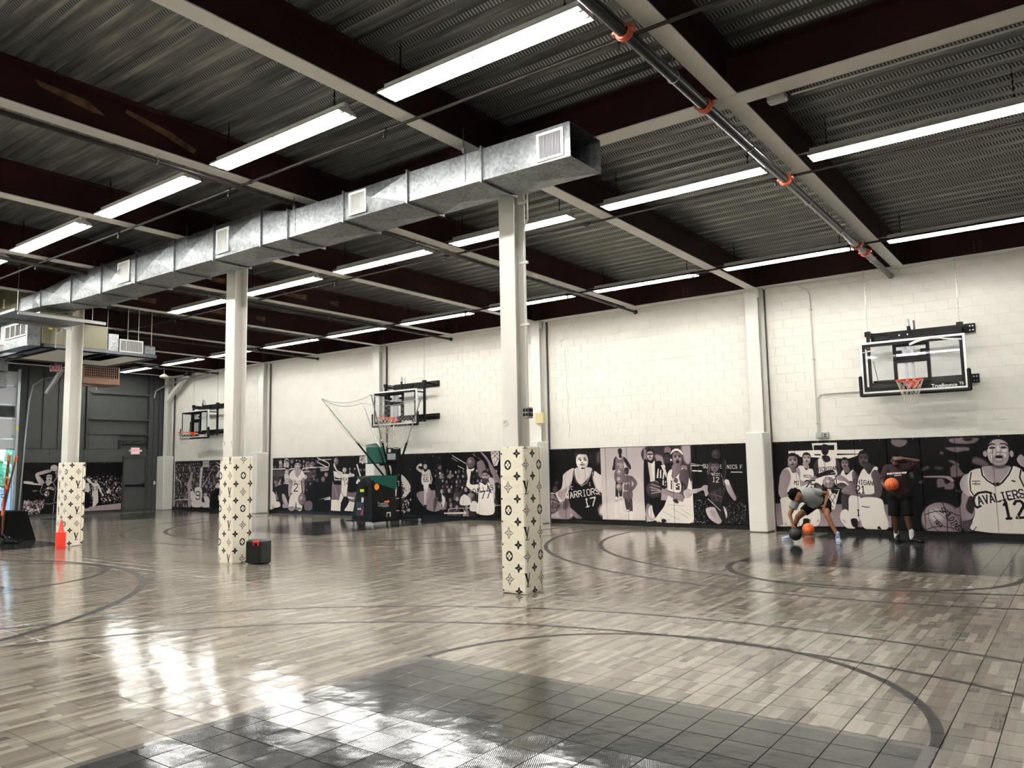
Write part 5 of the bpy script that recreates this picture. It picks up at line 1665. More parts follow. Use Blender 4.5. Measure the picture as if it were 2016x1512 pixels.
# ================================================================ PRINTED WALL PADS (flat photographic prints on padded panels)
ART = """M A y -5.58 3.2
BG 4
P 46^58 -12,120 475,122 469,30 -12,23
L 38 0.8 -8,90 473,91
L 38 0.8 -10,56 471,61
P 92 172,379 275,379 275,348 378,347 367,330 326,309 120,322 110,333 71,336 71,348 176,349
P 6 180,370 264,369 263,348 179,349
P 5 180,332 206,332 206,326 180,327
P 5 273,332 360,330 360,327 272,326
P 5 163,312 319,311 359,323 356,262 160,264
P 5 112,320 131,318 131,313 114,313
P 88 193,184 274,182 250,100 229,98
L 10 2.1 198,180 245,105
L 10 2.1 216,180 251,121
L 10 2.1 237,180 258,146
L 10 2.1 270,178 227,108
L 10 2.1 252,180 222,132
L 10 2.1 234,180 212,153
P 10 198,185 224,185 230,161 215,161
P 10 239,183 270,180 264,162 244,167
S 20>32 175,286 183,301 197,310 201,291 198,231 175,240
S 30>18 265,309 278,299 284,282 281,242 263,242
S 90 196,312 216,317 226,302 247,315 265,312 265,274 266,242 227,231 196,245 194,283
S 18 211,324 239,323 244,304 230,296 218,302
L 40 1.3 209,316 215,303 230,296 245,303 251,316
F 17 7 225 349 16.1 23.0
S 14 180,242 228,262 254,262 261,242 227,242 185,230
L 80 1.9 243,250 262,254
L 80 1.9 245,242 266,244
T 12 15.7 229 269 4 0.94 MICHIGAN
P 8 224,235 229,243 233,235
S 92 174,223 214,237 253,237 298,215 312,199 266,199 252,215 215,215 198,194 167,204
S 22^40 163,199 183,210 204,194 198,180 176,180
S 22^40 266,204 290,210 311,194 301,183 271,188
S 28>18 282,162 315,162 308,91 282,90
S 26>18 165,112 183,112 179,91 166,90
R 62 232 211 24.2
L 25 3.7 252,220 263,231 264,204
L 20 2.6 249,207 261,199
L 55 1.3 203,188 265,188
S 92 147,36 163,88 185,96 190,56 173,26 149,28
S 92 270,58 278,93 303,93 326,20 298,19
L 20 2.1 280,56 291,45
L 20 2.1 175,45 184,53
F 60 12 147 314 17.5 25.3
S 60>48 130,298 151,292 155,270 134,276
S 90 107,276 129,283 141,265 155,270 171,264 173,215 169,188 151,106 108,106 109,215
S 62>48 94,265 110,276 117,254 117,221 147,221 175,240 185,232 174,221 124,196 111,199 102,232
T 20 12.1 148 237 -4 0.96 MICH
T 10 33.0 157 203 0 0.95 25
S 90 108,111 165,112 162,74 148,55 116,54
S 10 117,54 143,55 136,25 109,24
F 45 10 302 290 15.5 24.4
S 45>35 293,274 316,276 320,257 302,252
S 90 285,252 295,263 304,242 331,264 335,252 335,215 328,215 283,226
S 62>34 328,252 340,257 351,231 343,183 324,188 298,215 277,218 263,228 274,242 294,236 325,210
S 90 313,154 354,152 350,58 306,59 306,109
T 8 23.9 343 86 0 0.92 I
S 12 312,59 336,60 336,28 317,30
F 55 10 87 305 22.6 33.0
S 50>35 65,293 96,276 95,254 76,265
S 90 40,263 69,277 84,254 100,254 110,237 113,188 108,144 28,143 24,216
S 66>50 29,238 43,266 65,268 75,238 67,204 55,177 70,160 69,144 31,145 18,171
T 15 16.5 100 210 -6 0.98 MI
S 93 31,143 110,144 117,79 109,27 44,22 32,30 26,110
P 8 41,44 44,26 42,22
F 30 8 376 308 20.1 33.9
S 28>18 375,288 406,288 417,267 384,241 375,262
S 91 362,252 376,267 394,244 415,275 429,267 408,230 410,189 403,163 347,167 348,215
S 50>30 401,241 415,262 433,251 441,215 438,168 422,147 373,149 304,162 280,175 312,199 350,167 404,165 413,199
L 35 2.1 280,175 312,167
T 18 18.2 370 211 -6 0.94 CHIGAN
T 8 29.2 358 182 0 0.92 21
S 93 355,147 431,145 443,99 450,24 361,24 351,110
L 8 3.0 358,114 371,110 386,110
P 6 412,31 420,34 428,21 412,22
P 92 2,20 31,28 55,22 27,18
P 5 489,385 818,388 792,27 466,21
S 42,6 489,384 541,381 537,361 512,353 488,365
S 45,8 698,382 786,381 790,371 767,359 703,363
S 12,6 741,380 773,379 761,369 745,372
S 40,6 677,346 752,346 758,333 738,331 710,327
S 38,8 658,329 669,330 668,321 659,320
S 40,10 772,307 796,301 817,283 816,270 766,284
S 40,8 685,293 699,297 721,282 716,274
S 30,10 637,273 665,270 659,260 638,262
S 42,8 690,267 711,280 730,248 741,241 694,230 689,251
S 55,3 601,236 676,236 694,225 699,217 691,212 666,228 601,230
S 42,8 641,223 662,225 670,205 693,215 699,199 691,184 666,184 662,194 641,191
S 36,8 702,181 716,179 719,163 704,173
S 40,7 576,215 595,218 585,207 576,209
S 30,8 586,263 609,276 618,268 591,255
S 34,10 543,258 554,253 560,231 548,229
S 4^9 607,173 720,171 718,112 607,112
R 56 647 61 73.5
L 18 1.8 616,107 639,90 671,62 685,24
L 18 1.7 602,102 601,70 612,39 632,22
L 18 1.5 658,108 685,96 706,71 710,35
T 12 20.3 662 95 -38 0.88 SPA
T 12 20.3 688 57 -58 0.87 LDING
T 14 15.6 636 49 -45 0.88 NBA
L 14 2.0 619,80 634,60
S 42>60 689,104 714,122 722,168 732,176 755,158 761,113 751,74 719,63 707,86
S 30,12 719,61 753,62 748,26 721,25
S 62>78 718,210 731,235 752,243 757,215 753,156 727,174 719,189
S 18,5 746,156 763,148 753,92 732,112
S 66>60 794,266 818,273 883,272 886,249 870,214 837,199 806,227
S 92 750,246 793,263 806,230 837,197 866,215 893,269 922,259 929,249 997,239 1002,32 763,26 750,59 759,87 762,125 757,156 747,174
L 10 4.8 793,261 795,238 810,217 836,198 857,209 881,240 893,267
L 92 1.6 797,261 798,240 812,221 836,203 855,215 877,242 889,267
L 10 3.8 759,248 752,215 752,179 760,164
P 10 822,208 849,211 835,193
T 92 9.0 836 205 0 0.86 C
L 10 4.5 920,257 914,229 925,195
F 72 10 852 322 37.6 52.3
E 66 810 319 7.3 11.7
E 66 895 317 6.3 12.5
S 74>62 823,349 834,367 856,373 877,365 886,348 885,320 878,315 857,328 826,316 820,326
E 84 825 331 8.6 6.6
E 84 874 331 8.6 6.6
E 12 834 341 9.5 3.8
E 12 871 341 9.2 3.8
E 88 831 341 2.1 2.0
E 88 868 341 2.1 2.0
S 50,3 845,324 853,328 862,324 858,320 848,321
E 86 854 337 3.4 12.8
S 54,8 839,313 854,315 870,313 867,287 852,283 838,288
E 8 854 306 12.2 5.5
E 72 853 297 11.3 4.6
S 8 817,344 822,362 839,376 861,380 882,370 890,352 891,335 887,353 873,367 856,374 834,368 822,352
L 12 4.3 820,347 833,357 844,354
L 12 4.2 863,356 878,355 886,345
L 14 3.3 830,340 844,341
L 14 3.3 864,341 879,340
S 14,16 821,286 844,273 870,275 884,285 874,270 844,265
S 70>60 915,307 926,314 939,294 958,264 947,259 921,272 910,292
L 12 8.0 819,170 803,175 778,171 764,159 759,141 762,123 769,115 781,121
T 12 30.5 849 156 11 0.86 AVALIERS
L 12 2.3 837,139 866,149 897,150 919,167
T 10 61.2 888 109 6 0.86 12
L 30 2.8 759,215 786,215
L 30 3.4 760,205 785,204
L 30 1.9 772,217 771,199
L 30 6.0 890,217 897,214
L 84 2.8 872,67 879,43
L 84 2.8 895,90 906,61
P 90 750,36 760,44 771,37 757,26
L 8 2.4 750,26 762,42
P 6 1032,385 1534,392 1502,18 1006,35
K 11 14.7 1035 38 1472 336
M B y -11.66 -6.15
BG 4
S 10,20 259,352 333,370 334,304 274,310
S 34,18 317,356 336,370 334,315 319,315
S 30,16 40,183 65,197 71,172 50,155
S 26,12 59,217 72,223 79,206 58,203
S 18,10 -25,321 -11,315 -14,200 -25,200
S 70,20 -19,46 152,78 150,28 -19,23
S 50,18 79,110 140,122 147,33 84,32
S 30,14 113,116 140,122 132,77 102,77
S 66,14 317,100 343,105 341,57 316,62
S 86>78 110,251 138,273 178,287 170,242 142,172 120,130 86,110 63,144 60,158 95,180 106,217
S 60,10 70,158 122,183 139,195 121,144 100,121
S 88>82 298,272 329,255 344,241 342,160 314,178 299,211 287,244
S 84>78 192,289 263,291 289,280 268,242 222,203 196,222 181,267
S 5 175,284 184,256 196,220 221,200 254,217 275,255 289,277 301,266 294,233 311,173 341,151 339,92 299,31 229,27 152,89 151,144 142,178 163,228
L 88 2.7 175,285 171,250 156,200 142,172
L 88 2.4 185,284 181,256 193,220 221,197 251,211 275,250 285,277
L 60 1.5 178,284 174,256 186,217 221,192 257,209 281,250 292,274
L 88 2.4 291,266 290,233 302,192 313,165 332,149
L 88 2.4 298,266 300,230 308,192 320,168 338,154
P 4 314,178 338,160 338,146 317,165
F 88 16 229 328 39.6 49.0
S 10,3 191,379 215,387 250,383 266,360 268,335 259,358 233,358 207,367 191,359
S 25,6 187,365 194,365 193,337 187,337
E 10 220 327 6.5 3.3
E 10 249 326 5.8 3.4
L 40 3.0 206,334 226,333
L 40 3.0 242,333 258,331
E 14 232 286 11.7 3.6
S 76,12 191,284 211,278 216,228 197,245
P 55>35 147,82 165,72 222,31 216,27 183,28 151,55
T 86 30.8 225 157 8 1.14 WARRIORS
L 86 6.5 245,129 257,88
L 86 6.5 271,132 301,138 286,94
P 86 242,129 253,134 256,123 245,120
L 86 5.4 245,86 266,93
T 86 16.5 164 184 -4 1.20 C
T 86 16.5 272 204 4 1.15 I
R 56 28 99 52.5
S 60,8 19,146 46,148 42,132 18,132
L 12 2.2 -24,111 4,122 52,121 82,107
L 12 2.2 -24,106 3,86 44,77 80,88
T 12 17.7 35 98 -12 1.18 SPALDING
S 85 -20,140 -2,154 36,160 60,152 26,152 -9,143
P 66^82 339,390 584,387 581,28 342,27
S 78,30 366,227 563,227 559,135 363,133
S 84,30 346,105 576,109 573,44 347,38
S 16 416,327 429,343 435,329 427,281 406,276 412,303
S 16 469,340 489,328 511,293 505,277 477,313
S 42 429,340 447,327 469,342 473,302 466,270 426,270
L 82 1.4 438,340 453,326 469,338
T 78 10.8 457 305 6 1.11 PHILA
T 74 13.5 455 291 2 1.11 30
F 12 6 453 365 11.4 16.7
S 12 448,351 460,350 461,337 447,337
S 40 422,270 472,270 470,206 421,216
S 14>20 424,216 439,206 434,136 420,136
S 14>20 442,206 460,206 456,139 443,139
S 88 418,133 432,133 426,67 436,40 412,40
S 88 443,136 456,136 453,78 464,59 443,64
L 15 2.3 416,125 430,125
L 15 2.3 416,119 430,118
L 15 2.3 443,132 456,132
L 15 2.3 442,126 456,126
R 58 449 263 18.6
R 58 446 226 18.6
R 58 443 189 18.8
S 38 474,243 489,248 510,238 511,179 471,174 470,211
S 38 468,171 513,171 513,132 493,124 464,134
L 85 1.7 465,130 490,123 512,137
L 88 2.8 470,170 495,171
S 30>42 501,243 522,240 544,208 519,174 501,166 495,174 523,203 509,227
F 28 8 486 268 13.6 17.3
T 80 9.7 483 208 4 1.11 HAWKS
S 22>30 470,129 490,123 492,76 480,76
S 22>30 493,124 512,132 512,66 497,65
S 90 480,76 495,76 494,55 479,57
S 90 497,68 512,68 511,29 493,36
L 15 1.7 479,70 494,69
P 62 582,391 831,387 833,24 586,20
S 20,6 600,387 831,385 827,290 814,216 596,305
S 60,14 785,385 831,384 827,307 800,307
S 55,10 644,345 682,338 690,297 661,304
S 50,8 586,379 599,364 600,310 584,311
S 45,8 697,379 725,381 727,355 699,352
S 48,8 781,293 808,290 807,267 783,273
S 7 583,305 610,316 642,313 683,292 650,42 586,40
F 68 10 619 347 18.2 27.1
E 14 618 349 16.0 3.5
P 88 605,313 626,304 643,319 640,219 614,216
P 78 616,304 623,304 629,222 613,222
S 8 683,297 731,302 729,256 701,187 647,187 643,245
P 86 674,295 690,297 704,256 700,233
P 86 657,277 664,280 658,233 649,234
P 86 670,271 676,274 674,233 666,233
P 86 685,262 692,265 687,228 680,228
P 86 690,303 699,288 695,280 686,291
P 86 680,222 687,225 686,199 679,199
P 86 693,219 698,219 697,196 692,196
F 25 8 709 332 16.1 23.2
S 40^75 590,105 617,99 637,36 588,29
E 88 616 70 17.6 31.9
S 6 624,114 705,124 677,71 637,41
S 50>38 737,297 775,296 780,273 753,233 732,239 730,274
S 91 717,268 733,273 728,239 741,230 770,256 783,279 798,267 826,204 827,27 643,27 641,47 678,91 692,118 706,158 703,233
S 48>28 773,262 786,276 807,270 818,244 807,187 786,130 773,122 724,141 694,167 682,181 707,175 763,164 776,193 766,233
S 60>50 622,210 651,219 676,187 713,167 768,159 786,142 776,122 721,144 678,158 636,166 608,193
F 45 14 762 331 28.5 41.3
S 92 728,346 734,363 759,374 784,362 791,342 771,359 753,363 737,354
E 92 729 320 4.4 5.2
E 8 763 310 8.1 7.0
R 28 632 177 41.2
L 60 4.9 622,204 666,190
L 60 4.9 611,190 662,178
L 62 4.9 617,175 669,172
L 62 4.9 620,160 668,167
T 14 37.7 733 200 -3 1.07 Irish
E 35 750 222 11.0 12.0
S 20,6 730,130 749,133 760,116 742,115
L 62 1.8 704,106 791,102
L 62 1.8 728,87 806,46
L 60 1.8 674,74 757,36
L 62 1.8 771,87 819,57
L 58 2.4 663,42 707,32
S 10 666,34 682,37 694,26 672,22
S 74>60 787,170 812,182 833,168 817,142 792,142
P 4 831,389 1097,387 1095,24 834,23
L 82 2.6 832,301 893,289
L 82 4.1 831,292 866,289
P 90 835,270 883,268 883,262 836,264
P 90 1021,261 1076,260 1078,256 1023,257
T 88 17.1 902 288 0 1.04 SU
T 88 16.5 978 285 0 1.04 S
T 88 16.5 1030 283 0 1.02 NICS
T 88 16.5 1073 282 0 1.02 F
C 5 150 0.8 2.5 30 88 840 23 901 131
C 6 240 0.8 2.5 30 88 993 26 1084 119
C 7 60 0.8 1.7 25 60 844 132 900 199
C 8 50 0.8 1.7 25 60 1015 120 1080 221
S 74>60 831,179 873,187 889,199 909,196 910,160 895,148 885,176 848,162 812,162
S 66>50 992,221 1009,221 1030,171 1042,144 1039,131 1028,133 1001,174
S 80 989,218 1009,224 1014,199 997,204
S 8 909,255 923,299 936,319 935,243 910,210
S 30 906,260 920,299 926,305 920,243
S 14 979,304 1000,318 1000,259 986,210 969,215 982,254
L 40 2.3 999,312 998,259 987,215
S 12 918,255 939,271 974,260 986,215 990,188 914,165 910,204
L 70 2.9 924,255 935,246
L 70 2.2 976,249 988,199
S 40 929,299 947,306 964,299 966,276 948,260 928,271
F 42 14 946 285 16.8 20.2
T 82 12.7 951 249 -6 1.05 WEST
T 84 22.4 949 225 -6 1.04 12
S 22 914,165 991,190 980,146 966,105 934,110 916,143
L 62 1.4 922,160 980,144
L 50 1.4 937,171 958,110
S 75>60 895,90 940,96 969,42 951,22 908,48
S 60,5 916,85 939,77 943,49 921,62
S 78 974,97 986,100 996,72 992,50 984,50
S 12 935,115 970,116 994,23 966,42
L 80 2.9 906,137 965,83
R 24 956 342 22.8
L 10 2.9 978,354 998,337
L 10 2.8 978,343 994,326
M C y -17.55 -12.2
BG 4
S 7,10 66,385 426,381 425,260 66,223
C 21 90 1.6 4.9 10 45 95 183 419 376
S 88>78 77,267 122,251 172,202 177,167 127,122 105,122 116,158 127,182 83,214
S 66 -32,256 8,272 8,215 -27,223
S 8 -3,255 83,255 116,142 -9,125
S 12 -4,117 116,126 121,31 2,28
L 86 4.4 -4,109 110,122
L 86 4.4 -1,40 121,43
T 86 28.7 48 208 0 1.38 STATE
P 88 34,186 60,186 54,130 31,130
S 85 -56,326 3,321 8,263 -62,264
S 40 -38,317 0,313 -3,268 -44,272
C 22 60 3.2 7.3 60 92 105 32 182 202
S 5 178,294 217,302 238,159 301,38 215,37 183,119
S 52 227,151 424,160 422,56 312,54
S 84 225,302 239,321 266,329 274,313 250,313 244,301 271,289 271,273 239,286
F 80 10 301 312 15.9 19.0
S 90 277,293 298,277 331,292 341,238 335,206 271,206
T 10 23.4 306 230 0 1.36 55
T 30 11.9 301 257 0 1.34 MAGIC
S 92 287,206 324,214 319,159 292,159
S 80 289,167 308,167 302,81 291,81
S 60 324,183 345,160 313,105 302,105
L 78 6.4 336,288 354,237 346,206
P 8 288,81 307,81 307,46 288,50
S 84 378,253 410,284 430,268 399,245
S 12 389,284 426,315 428,122 382,125
S 40 399,299 426,318 431,291
P 90 409,272 425,276 425,256 415,260
S 30 371,121 402,121 376,51 365,55
P 3 432,384 874,389 871,36 427,30
K 31 11.7 436 184 860 291
K 32 18.5 434 51 707 187
K 33 16.1 814 54 867 184
S 84 438,68 459,114 434,145 429,160
S 86 576,123 606,146 645,124 649,87 575,85
S 86 649,87 674,109 703,95 702,54 649,53
L 84 4.0 514,373 619,323
L 60 3.5 514,357 559,336
L 80 3.9 559,311 606,291
L 80 3.5 484,46 484,57 505,63 600,67 604,45
L 80 4.3 624,68 707,73
L 80 3.3 812,85 867,88
P 80 448,38 619,45 619,34 448,30
S 50>40 674,382 712,352 750,332 768,280 725,240 702,322 731,344 683,367
S 52>44 727,389 779,354 866,235 865,206 806,265 779,332
P 82 804,390 865,393 864,341 849,308 826,305 808,350
L 8 2.5 808,387 864,338
L 8 2.5 832,390 864,360
L 8 2.5 865,385 812,346
L 8 2.5 859,352 826,312
L 8 2.5 846,391 806,368
S 90 626,289 657,281 651,206 729,202 709,154 626,191 632,236
S 90 626,323 643,289 682,296 672,281 633,285
R 42 658 328 32.9
F 55 10 761 249 23.5 31.4
S 24 739,236 782,232 777,210 748,212
S 92 714,206 738,210 762,199 781,213 818,184 822,111 815,38 697,39 708,110
S 70,4 786,236 819,235 832,184 822,111 813,162
L 8 5.1 719,206 709,162
L 8 5.9 776,206 804,155
T 14 26.6 745 175 10 1.27 DALLAS
T 12 40.7 766 145 4 1.26 77
M D y -23.5 -18.2
BG 6
K 41 14.6 -91 294 490 384
K 42 16.0 -89 135 231 292
K 43 13.1 337 159 468 280
S 30 -89,292 228,297 228,266 -88,252
S 60 -70,332 1,339 2,315 -70,316
S 70 140,380 177,379 184,328 128,329
S 30,8 337,296 466,294 467,249 337,257
L 86 7.4 -92,288 -82,304 -31,311 178,313
L 86 7.0 185,301 203,311 252,312
L 86 6.8 331,300 337,311 372,316 489,317 603,319
L 86 4.8 337,290 408,291
L 86 6.6 492,382 598,349 615,337 612,322
L 86 5.7 489,354 592,319
L 86 4.7 495,360 506,369 631,370
P 6 484,317 518,316 519,212 491,212
P 60 524,312 615,313 604,293 524,292
S 88 -53,157 -8,161 31,133 45,87 83,79 90,48 8,39 -45,78 -90,77 -85,133
S 12 -29,228 17,220 30,181 -1,149 -34,173
S 12 -87,212 -48,212 -47,180 -79,160
S 70 -97,77 -31,66 20,55 21,32 -31,38
S 80 136,274 179,274 193,212 149,212
S 60 67,220 93,212 88,157 69,165
S 10 43,181 180,196 189,58 96,79
S 70 113,134 145,127 183,58 158,57 120,88
S 60 127,68 183,65 183,42 121,41
F 82 8 -25 355 19.2 19.2
F 70 8 162 352 20.9 21.8
F 50 8 218 365 16.9 17.7
F 70 12 90 361 18.8 18.2
F 76 8 367 257 18.7 19.8
F 76 8 163 294 22.1 22.3
S 5 386,159 433,212 479,234 548,226 632,211 634,35 364,30 387,98
F 30 6 490 234 18.2 18.8
F 50 6 553 241 20.3 21.0
F 60 6 584 271 19.0 18.5
F 40 6 452 261 18.4 18.0
P 70 498,100 526,104 622,123 628,116 538,104
P 85 566,104 628,116 628,101 566,99
S 40 358,79 411,91 440,77 435,32 364,30
S 66>56 192,258 222,274 229,212 206,135 188,119 181,181
S 62>50 325,261 349,250 362,181 351,136 339,151 332,212
S 88 204,285 252,304 277,254 313,300 349,280 355,257 320,227 327,143 279,132 212,143 229,212 192,254
L 45 4.5 246,300 253,273 277,254 307,273 319,296
L 35 4.5 218,143 279,132 327,143
F 70 8 282 333 28.8 30.8
S 60 258,312 313,311 307,273 277,258 259,281
T 35 22.8 275 218 -6 1.57 CHARLOTTE
T 25 50.1 266 181 0 1.56 2
S 90 212,131 327,136 329,30 281,29 268,82 251,28 190,31
S 60 189,46 244,51 251,28 190,27
S 50 263,40 317,45 317,29 269,28
R 52 333 102 42.5
P 8 634,385 981,388 981,261 638,234
P 44 641,204 913,190 898,90 639,101
P 92 636,101 733,102 728,28 634,30
P 90 803,96 898,83 877,28 765,31
S 88 665,289 704,281 731,270 732,244 677,252
L 86 7.3 660,289 671,233 726,233
S 6 802,255 877,254 887,161 792,161
F 60 6 818 305 8.5 9.5
F 60 6 866 305 8.3 9.4
S 84 665,344 693,299 748,280 742,255 687,292 659,325
R 50 684 356 24.7
F 84 8 767 300 20.3 20.4
S 84 780,269 813,273 818,291 829,276 861,269 855,254 791,251
S 90 742,262 802,262 792,161 781,117 738,88 716,102 737,175
T 12 18.0 775 237 -4 1.49 HEAT
T 12 21.9 783 211 0 1.47 14
L 15 3.6 732,161 760,117
S 6 738,88 770,125 813,96 760,31 728,30
L 88 12.3 887,329 924,243
S 88 908,254 929,254 919,211 877,211
P 85 913,383 970,383 965,350 970,335 950,339 939,332 929,341 908,342
L 8 2.6 918,379 965,353
L 8 2.6 944,382 924,343
L 8 2.6 965,378 918,358
L 8 2.6 918,368 960,339
T 80 12.2 960 296 0 1.42 the Garden
L 60 5.5 649,219 683,160 705,95
P 86 797,125 861,118 856,107 808,111
M E y -29.95 -24.3
BG 4
K 53 10.4 -63 37 668 377
C 51 620 1.8 6.1 25 95 -63 37 668 383
C 52 110 3.6 9.0 60 92 -61 37 668 356
L 86 6.9 -58,289 -7,271
L 86 6.7 38,247 94,223 102,187
L 86 6.6 149,208 263,167
L 86 6.8 -58,70 -3,73
L 86 6.8 9,67 30,77 203,85
L 84 5.4 582,375 657,348
L 84 5.4 583,349 658,323
P 80 402,384 484,384 486,339 442,340 402,335
L 8 3.6 420,384 417,337
L 8 3.6 446,383 442,343
L 8 3.5 469,383 468,342
L 8 3.6 403,364 485,362
S 66>56 192,205 222,258 236,299 258,292 260,246 240,216 237,158 265,117 248,30 206,29 201,131
S 80 371,329 402,329 390,234 382,182 362,182 360,222
S 56 392,190 442,233 495,285 524,313 539,319 515,290 447,216 403,176
S 90 300,173 346,182 382,176 399,153 392,81 351,75 267,74 286,123 301,141
S 86 238,143 285,146 288,71 245,88
S 86 262,71 392,75 394,29 269,27
F 45 14 332 208 28.8 24.6
T 25 60.9 346 116 0 1.78 9
S 86 401,95 431,110 482,108 508,77 500,31 404,30
F 76 40 451 125 23.2 17.1
S 8 406,101 421,104 438,64 402,70
S 76 586,273 629,312 630,272 601,256
S 80 574,182 617,216 643,182 639,174
S 4 560,159 654,160 658,37 515,34 513,91
S 84 621,120 660,121 657,81 627,81
M F x 11.88 15.4
BG 4
S 8,12 0,320 82,311 83,267 2,269
S 88,4 2,260 60,253 67,245 112,236 109,227 3,243
C 61 260 3.6 9.5 50 95 2 8 146 119
C 62 20 1.8 4.4 15 30 -1 259 91 328
S 40,5 63,193 97,192 87,181 63,182
S 80>60 75,304 109,326 171,340 182,324 116,303 99,300 128,265 140,243 127,221 98,244
E 74 200 351 25.2 22.5
S 50 207,324 228,339 236,301 206,248 199,252 216,286
F 72 8 170 281 22.0 34.2
S 70 146,258 188,256 189,234 162,220
S 7 129,243 147,228 162,220 203,248 226,202 235,164 234,13 118,17 149,93 129,154 114,184
L 84 2.5 133,243 111,184 129,157
L 80 1.8 151,235 165,227 182,241 192,245
L 84 2.6 196,245 219,203 209,105
L 84 3.0 209,82 205,11
L 80 2.5 153,93 181,88 230,100
S 86 132,187 165,212 204,207 205,188 170,197 135,191
T 6 15.0 168 201 0 0.95 NEW YORK
E 84 156 165 16.3 25.5
T 12 41.2 156 165 0 0.95 9
P 3 226,381 702,380 711,64 418,52 238,88
C 63 420 2.3 6.2 30 92 410 72 706 281
C 65 60 5.5 10.1 60 92 411 81 706 242
C 64 60 1.6 4.0 12 35 424 254 700 300
P 62 418,52 704,69 704,20 420,12
S 85 412,211 430,234 453,225 459,178 441,156 414,165
S 4 414,157 452,155 464,54 418,56
S 84 433,265 452,268 484,232 522,227 556,151 549,151 520,192 522,129 480,131 481,209 449,241
F 76 20 505 242 10.9 16.4
T 14 27.3 501 189 0 1.00 17
S 84 491,130 518,133 527,89 498,52 486,60"""
GLY = {'A': '00,26,40;12,32', 'B': '00,06,36,45,33,03;33,42,31,00', 'C': '45,36,16,05,01,10,30,41', 'D': '00,06,26,44,42,20,00', 'E': '40,00,06,46;03,33', 'F': '00,06,46;03,33',
       'G': '45,36,16,05,01,10,30,41,43,23', 'H': '00,06;40,46;03,43', 'I': '20,26;10,30;16,36', 'J': '46,41,30,10,01', 'K': '00,06;46,03,40', 'L': '06,00,40', 'M': '00,06,23,46,40', 'N': '00,06,40,46',
       'O': '10,01,05,16,36,45,41,30,10', 'P': '00,06,36,45,44,33,03', 'Q': '10,01,05,16,36,45,41,30,10;22,40', 'R': '00,06,36,45,44,33,03;23,40', 'S': '45,36,16,05,04,13,33,42,41,30,10,01', 'T': '20,26;06,46',
       'U': '06,01,10,30,41,46', 'V': '06,20,46', 'W': '06,10,23,30,46', 'X': '00,46;06,40', 'Y': '06,23,46;23,20', 'Z': '06,46,00,40', '0': '10,01,05,16,36,45,41,30,10', '1': '15,26,20;10,30',
       '2': '05,16,36,45,44,00,40', '3': '06,46,23,33,42,41,30,10,01', '4': '30,36,02,42', '5': '46,06,03,33,42,41,30,10,01', '7': '06,46,10', '9': '01,10,30,41,45,36,16,05,04,13,33,44',
       'r': '00,04;03,14,24', 'i': '10,14;15,16', 's': '34,14,03,32,21,01;21,30,00', 'h': '00,06;03,14,24,33,30', ' ': ''}
SS = 2
def smooth_closed(P, n=5):
    P = np.array(P, float); m = len(P); out = []
    for i in range(m):
        a, b, c, d = P[i - 1], P[i], P[(i + 1) % m], P[(i + 2) % m]
        for k in range(n):
            t = k / n
            out.append(.5 * ((2 * b) + (c - a) * t + (2 * a - 5 * b + 4 * c - d) * t * t + (3 * b - a - 3 * c + d) * t ** 3))
    return out
def boxblur(M_, r):
    r = int(r)
    if r < 1: return M_
    for ax in (0, 1):
        pad = [(0, 0), (0, 0)]; pad[ax] = (r + 1, r)
        c = np.cumsum(np.pad(M_, pad, mode='edge'), axis=ax)
        n = M_.shape[ax]
        hi = np.take(c, np.arange(2 * r + 1, 2 * r + 1 + n), axis=ax); lo_ = np.take(c, np.arange(0, n), axis=ax)
        M_ = (hi - lo_) / (2 * r + 1)
    return M_
def pfill(G, pts, g, g2=None, mode=None, blur=0):
    P = [(x * SS, y * SS) for x, y in pts]
    Q = np.array(P); pad = int(blur * 2 + 2)
    x0 = max(int(Q[:, 0].min()) - pad, 0); x1 = min(int(Q[:, 0].max()) + pad, G.shape[1])
    y0 = max(int(Q[:, 1].min()) - pad, 0); y1 = min(int(Q[:, 1].max()) + pad, G.shape[0])
    if x1 - x0 < 1 or y1 - y0 < 1: return
    Mk = np.zeros((y1 - y0, x1 - x0), np.float32)
    fillpoly(Mk, [(x - x0, y - y0) for x, y in P], 1.)
    if blur: Mk = boxblur(boxblur(Mk, blur), blur)
    col = g
    if g2 is not None:
        if mode == '>':
            t = (np.arange(x0, x1) - Q[:, 0].min()) / max(np.ptp(Q[:, 0]), 1); col = (g + (g2 - g) * np.clip(t, 0, 1))[None, :]
        else:
            t = (Q[:, 1].max() - np.arange(y0, y1)) / max(np.ptp(Q[:, 1]), 1); col = (g + (g2 - g) * np.clip(t, 0, 1))[:, None]
    G[y0:y1, x0:x1] = G[y0:y1, x0:x1] * (1 - Mk) + Mk * col
def ell(cx, cy, rx, ry, n=26, rot=0):
    c, s = math.cos(rot), math.sin(rot)
    return [(cx + rx * math.cos(2 * PI * i / n) * c - ry * math.sin(2 * PI * i / n) * s, cy + rx * math.cos(2 * PI * i / n) * s + ry * math.sin(2 * PI * i / n) * c) for i in range(n)]
def pline(G, pts, w, g):
    for (ax, ay), (bx, by) in zip(pts, pts[1:]):
        L_ = math.hypot(bx - ax, by - ay) or 1
        nx, ny = -(by - ay) / L_ * w / 2, (bx - ax) / L_ * w / 2
        pfill(G, [(ax + nx, ay + ny), (bx + nx, by + ny), (bx - nx, by - ny), (ax - nx, ay - ny)], g)
    for x, y in pts:
        if w > 1.5: pfill(G, ell(x, y, w / 2, w / 2, 10), g)
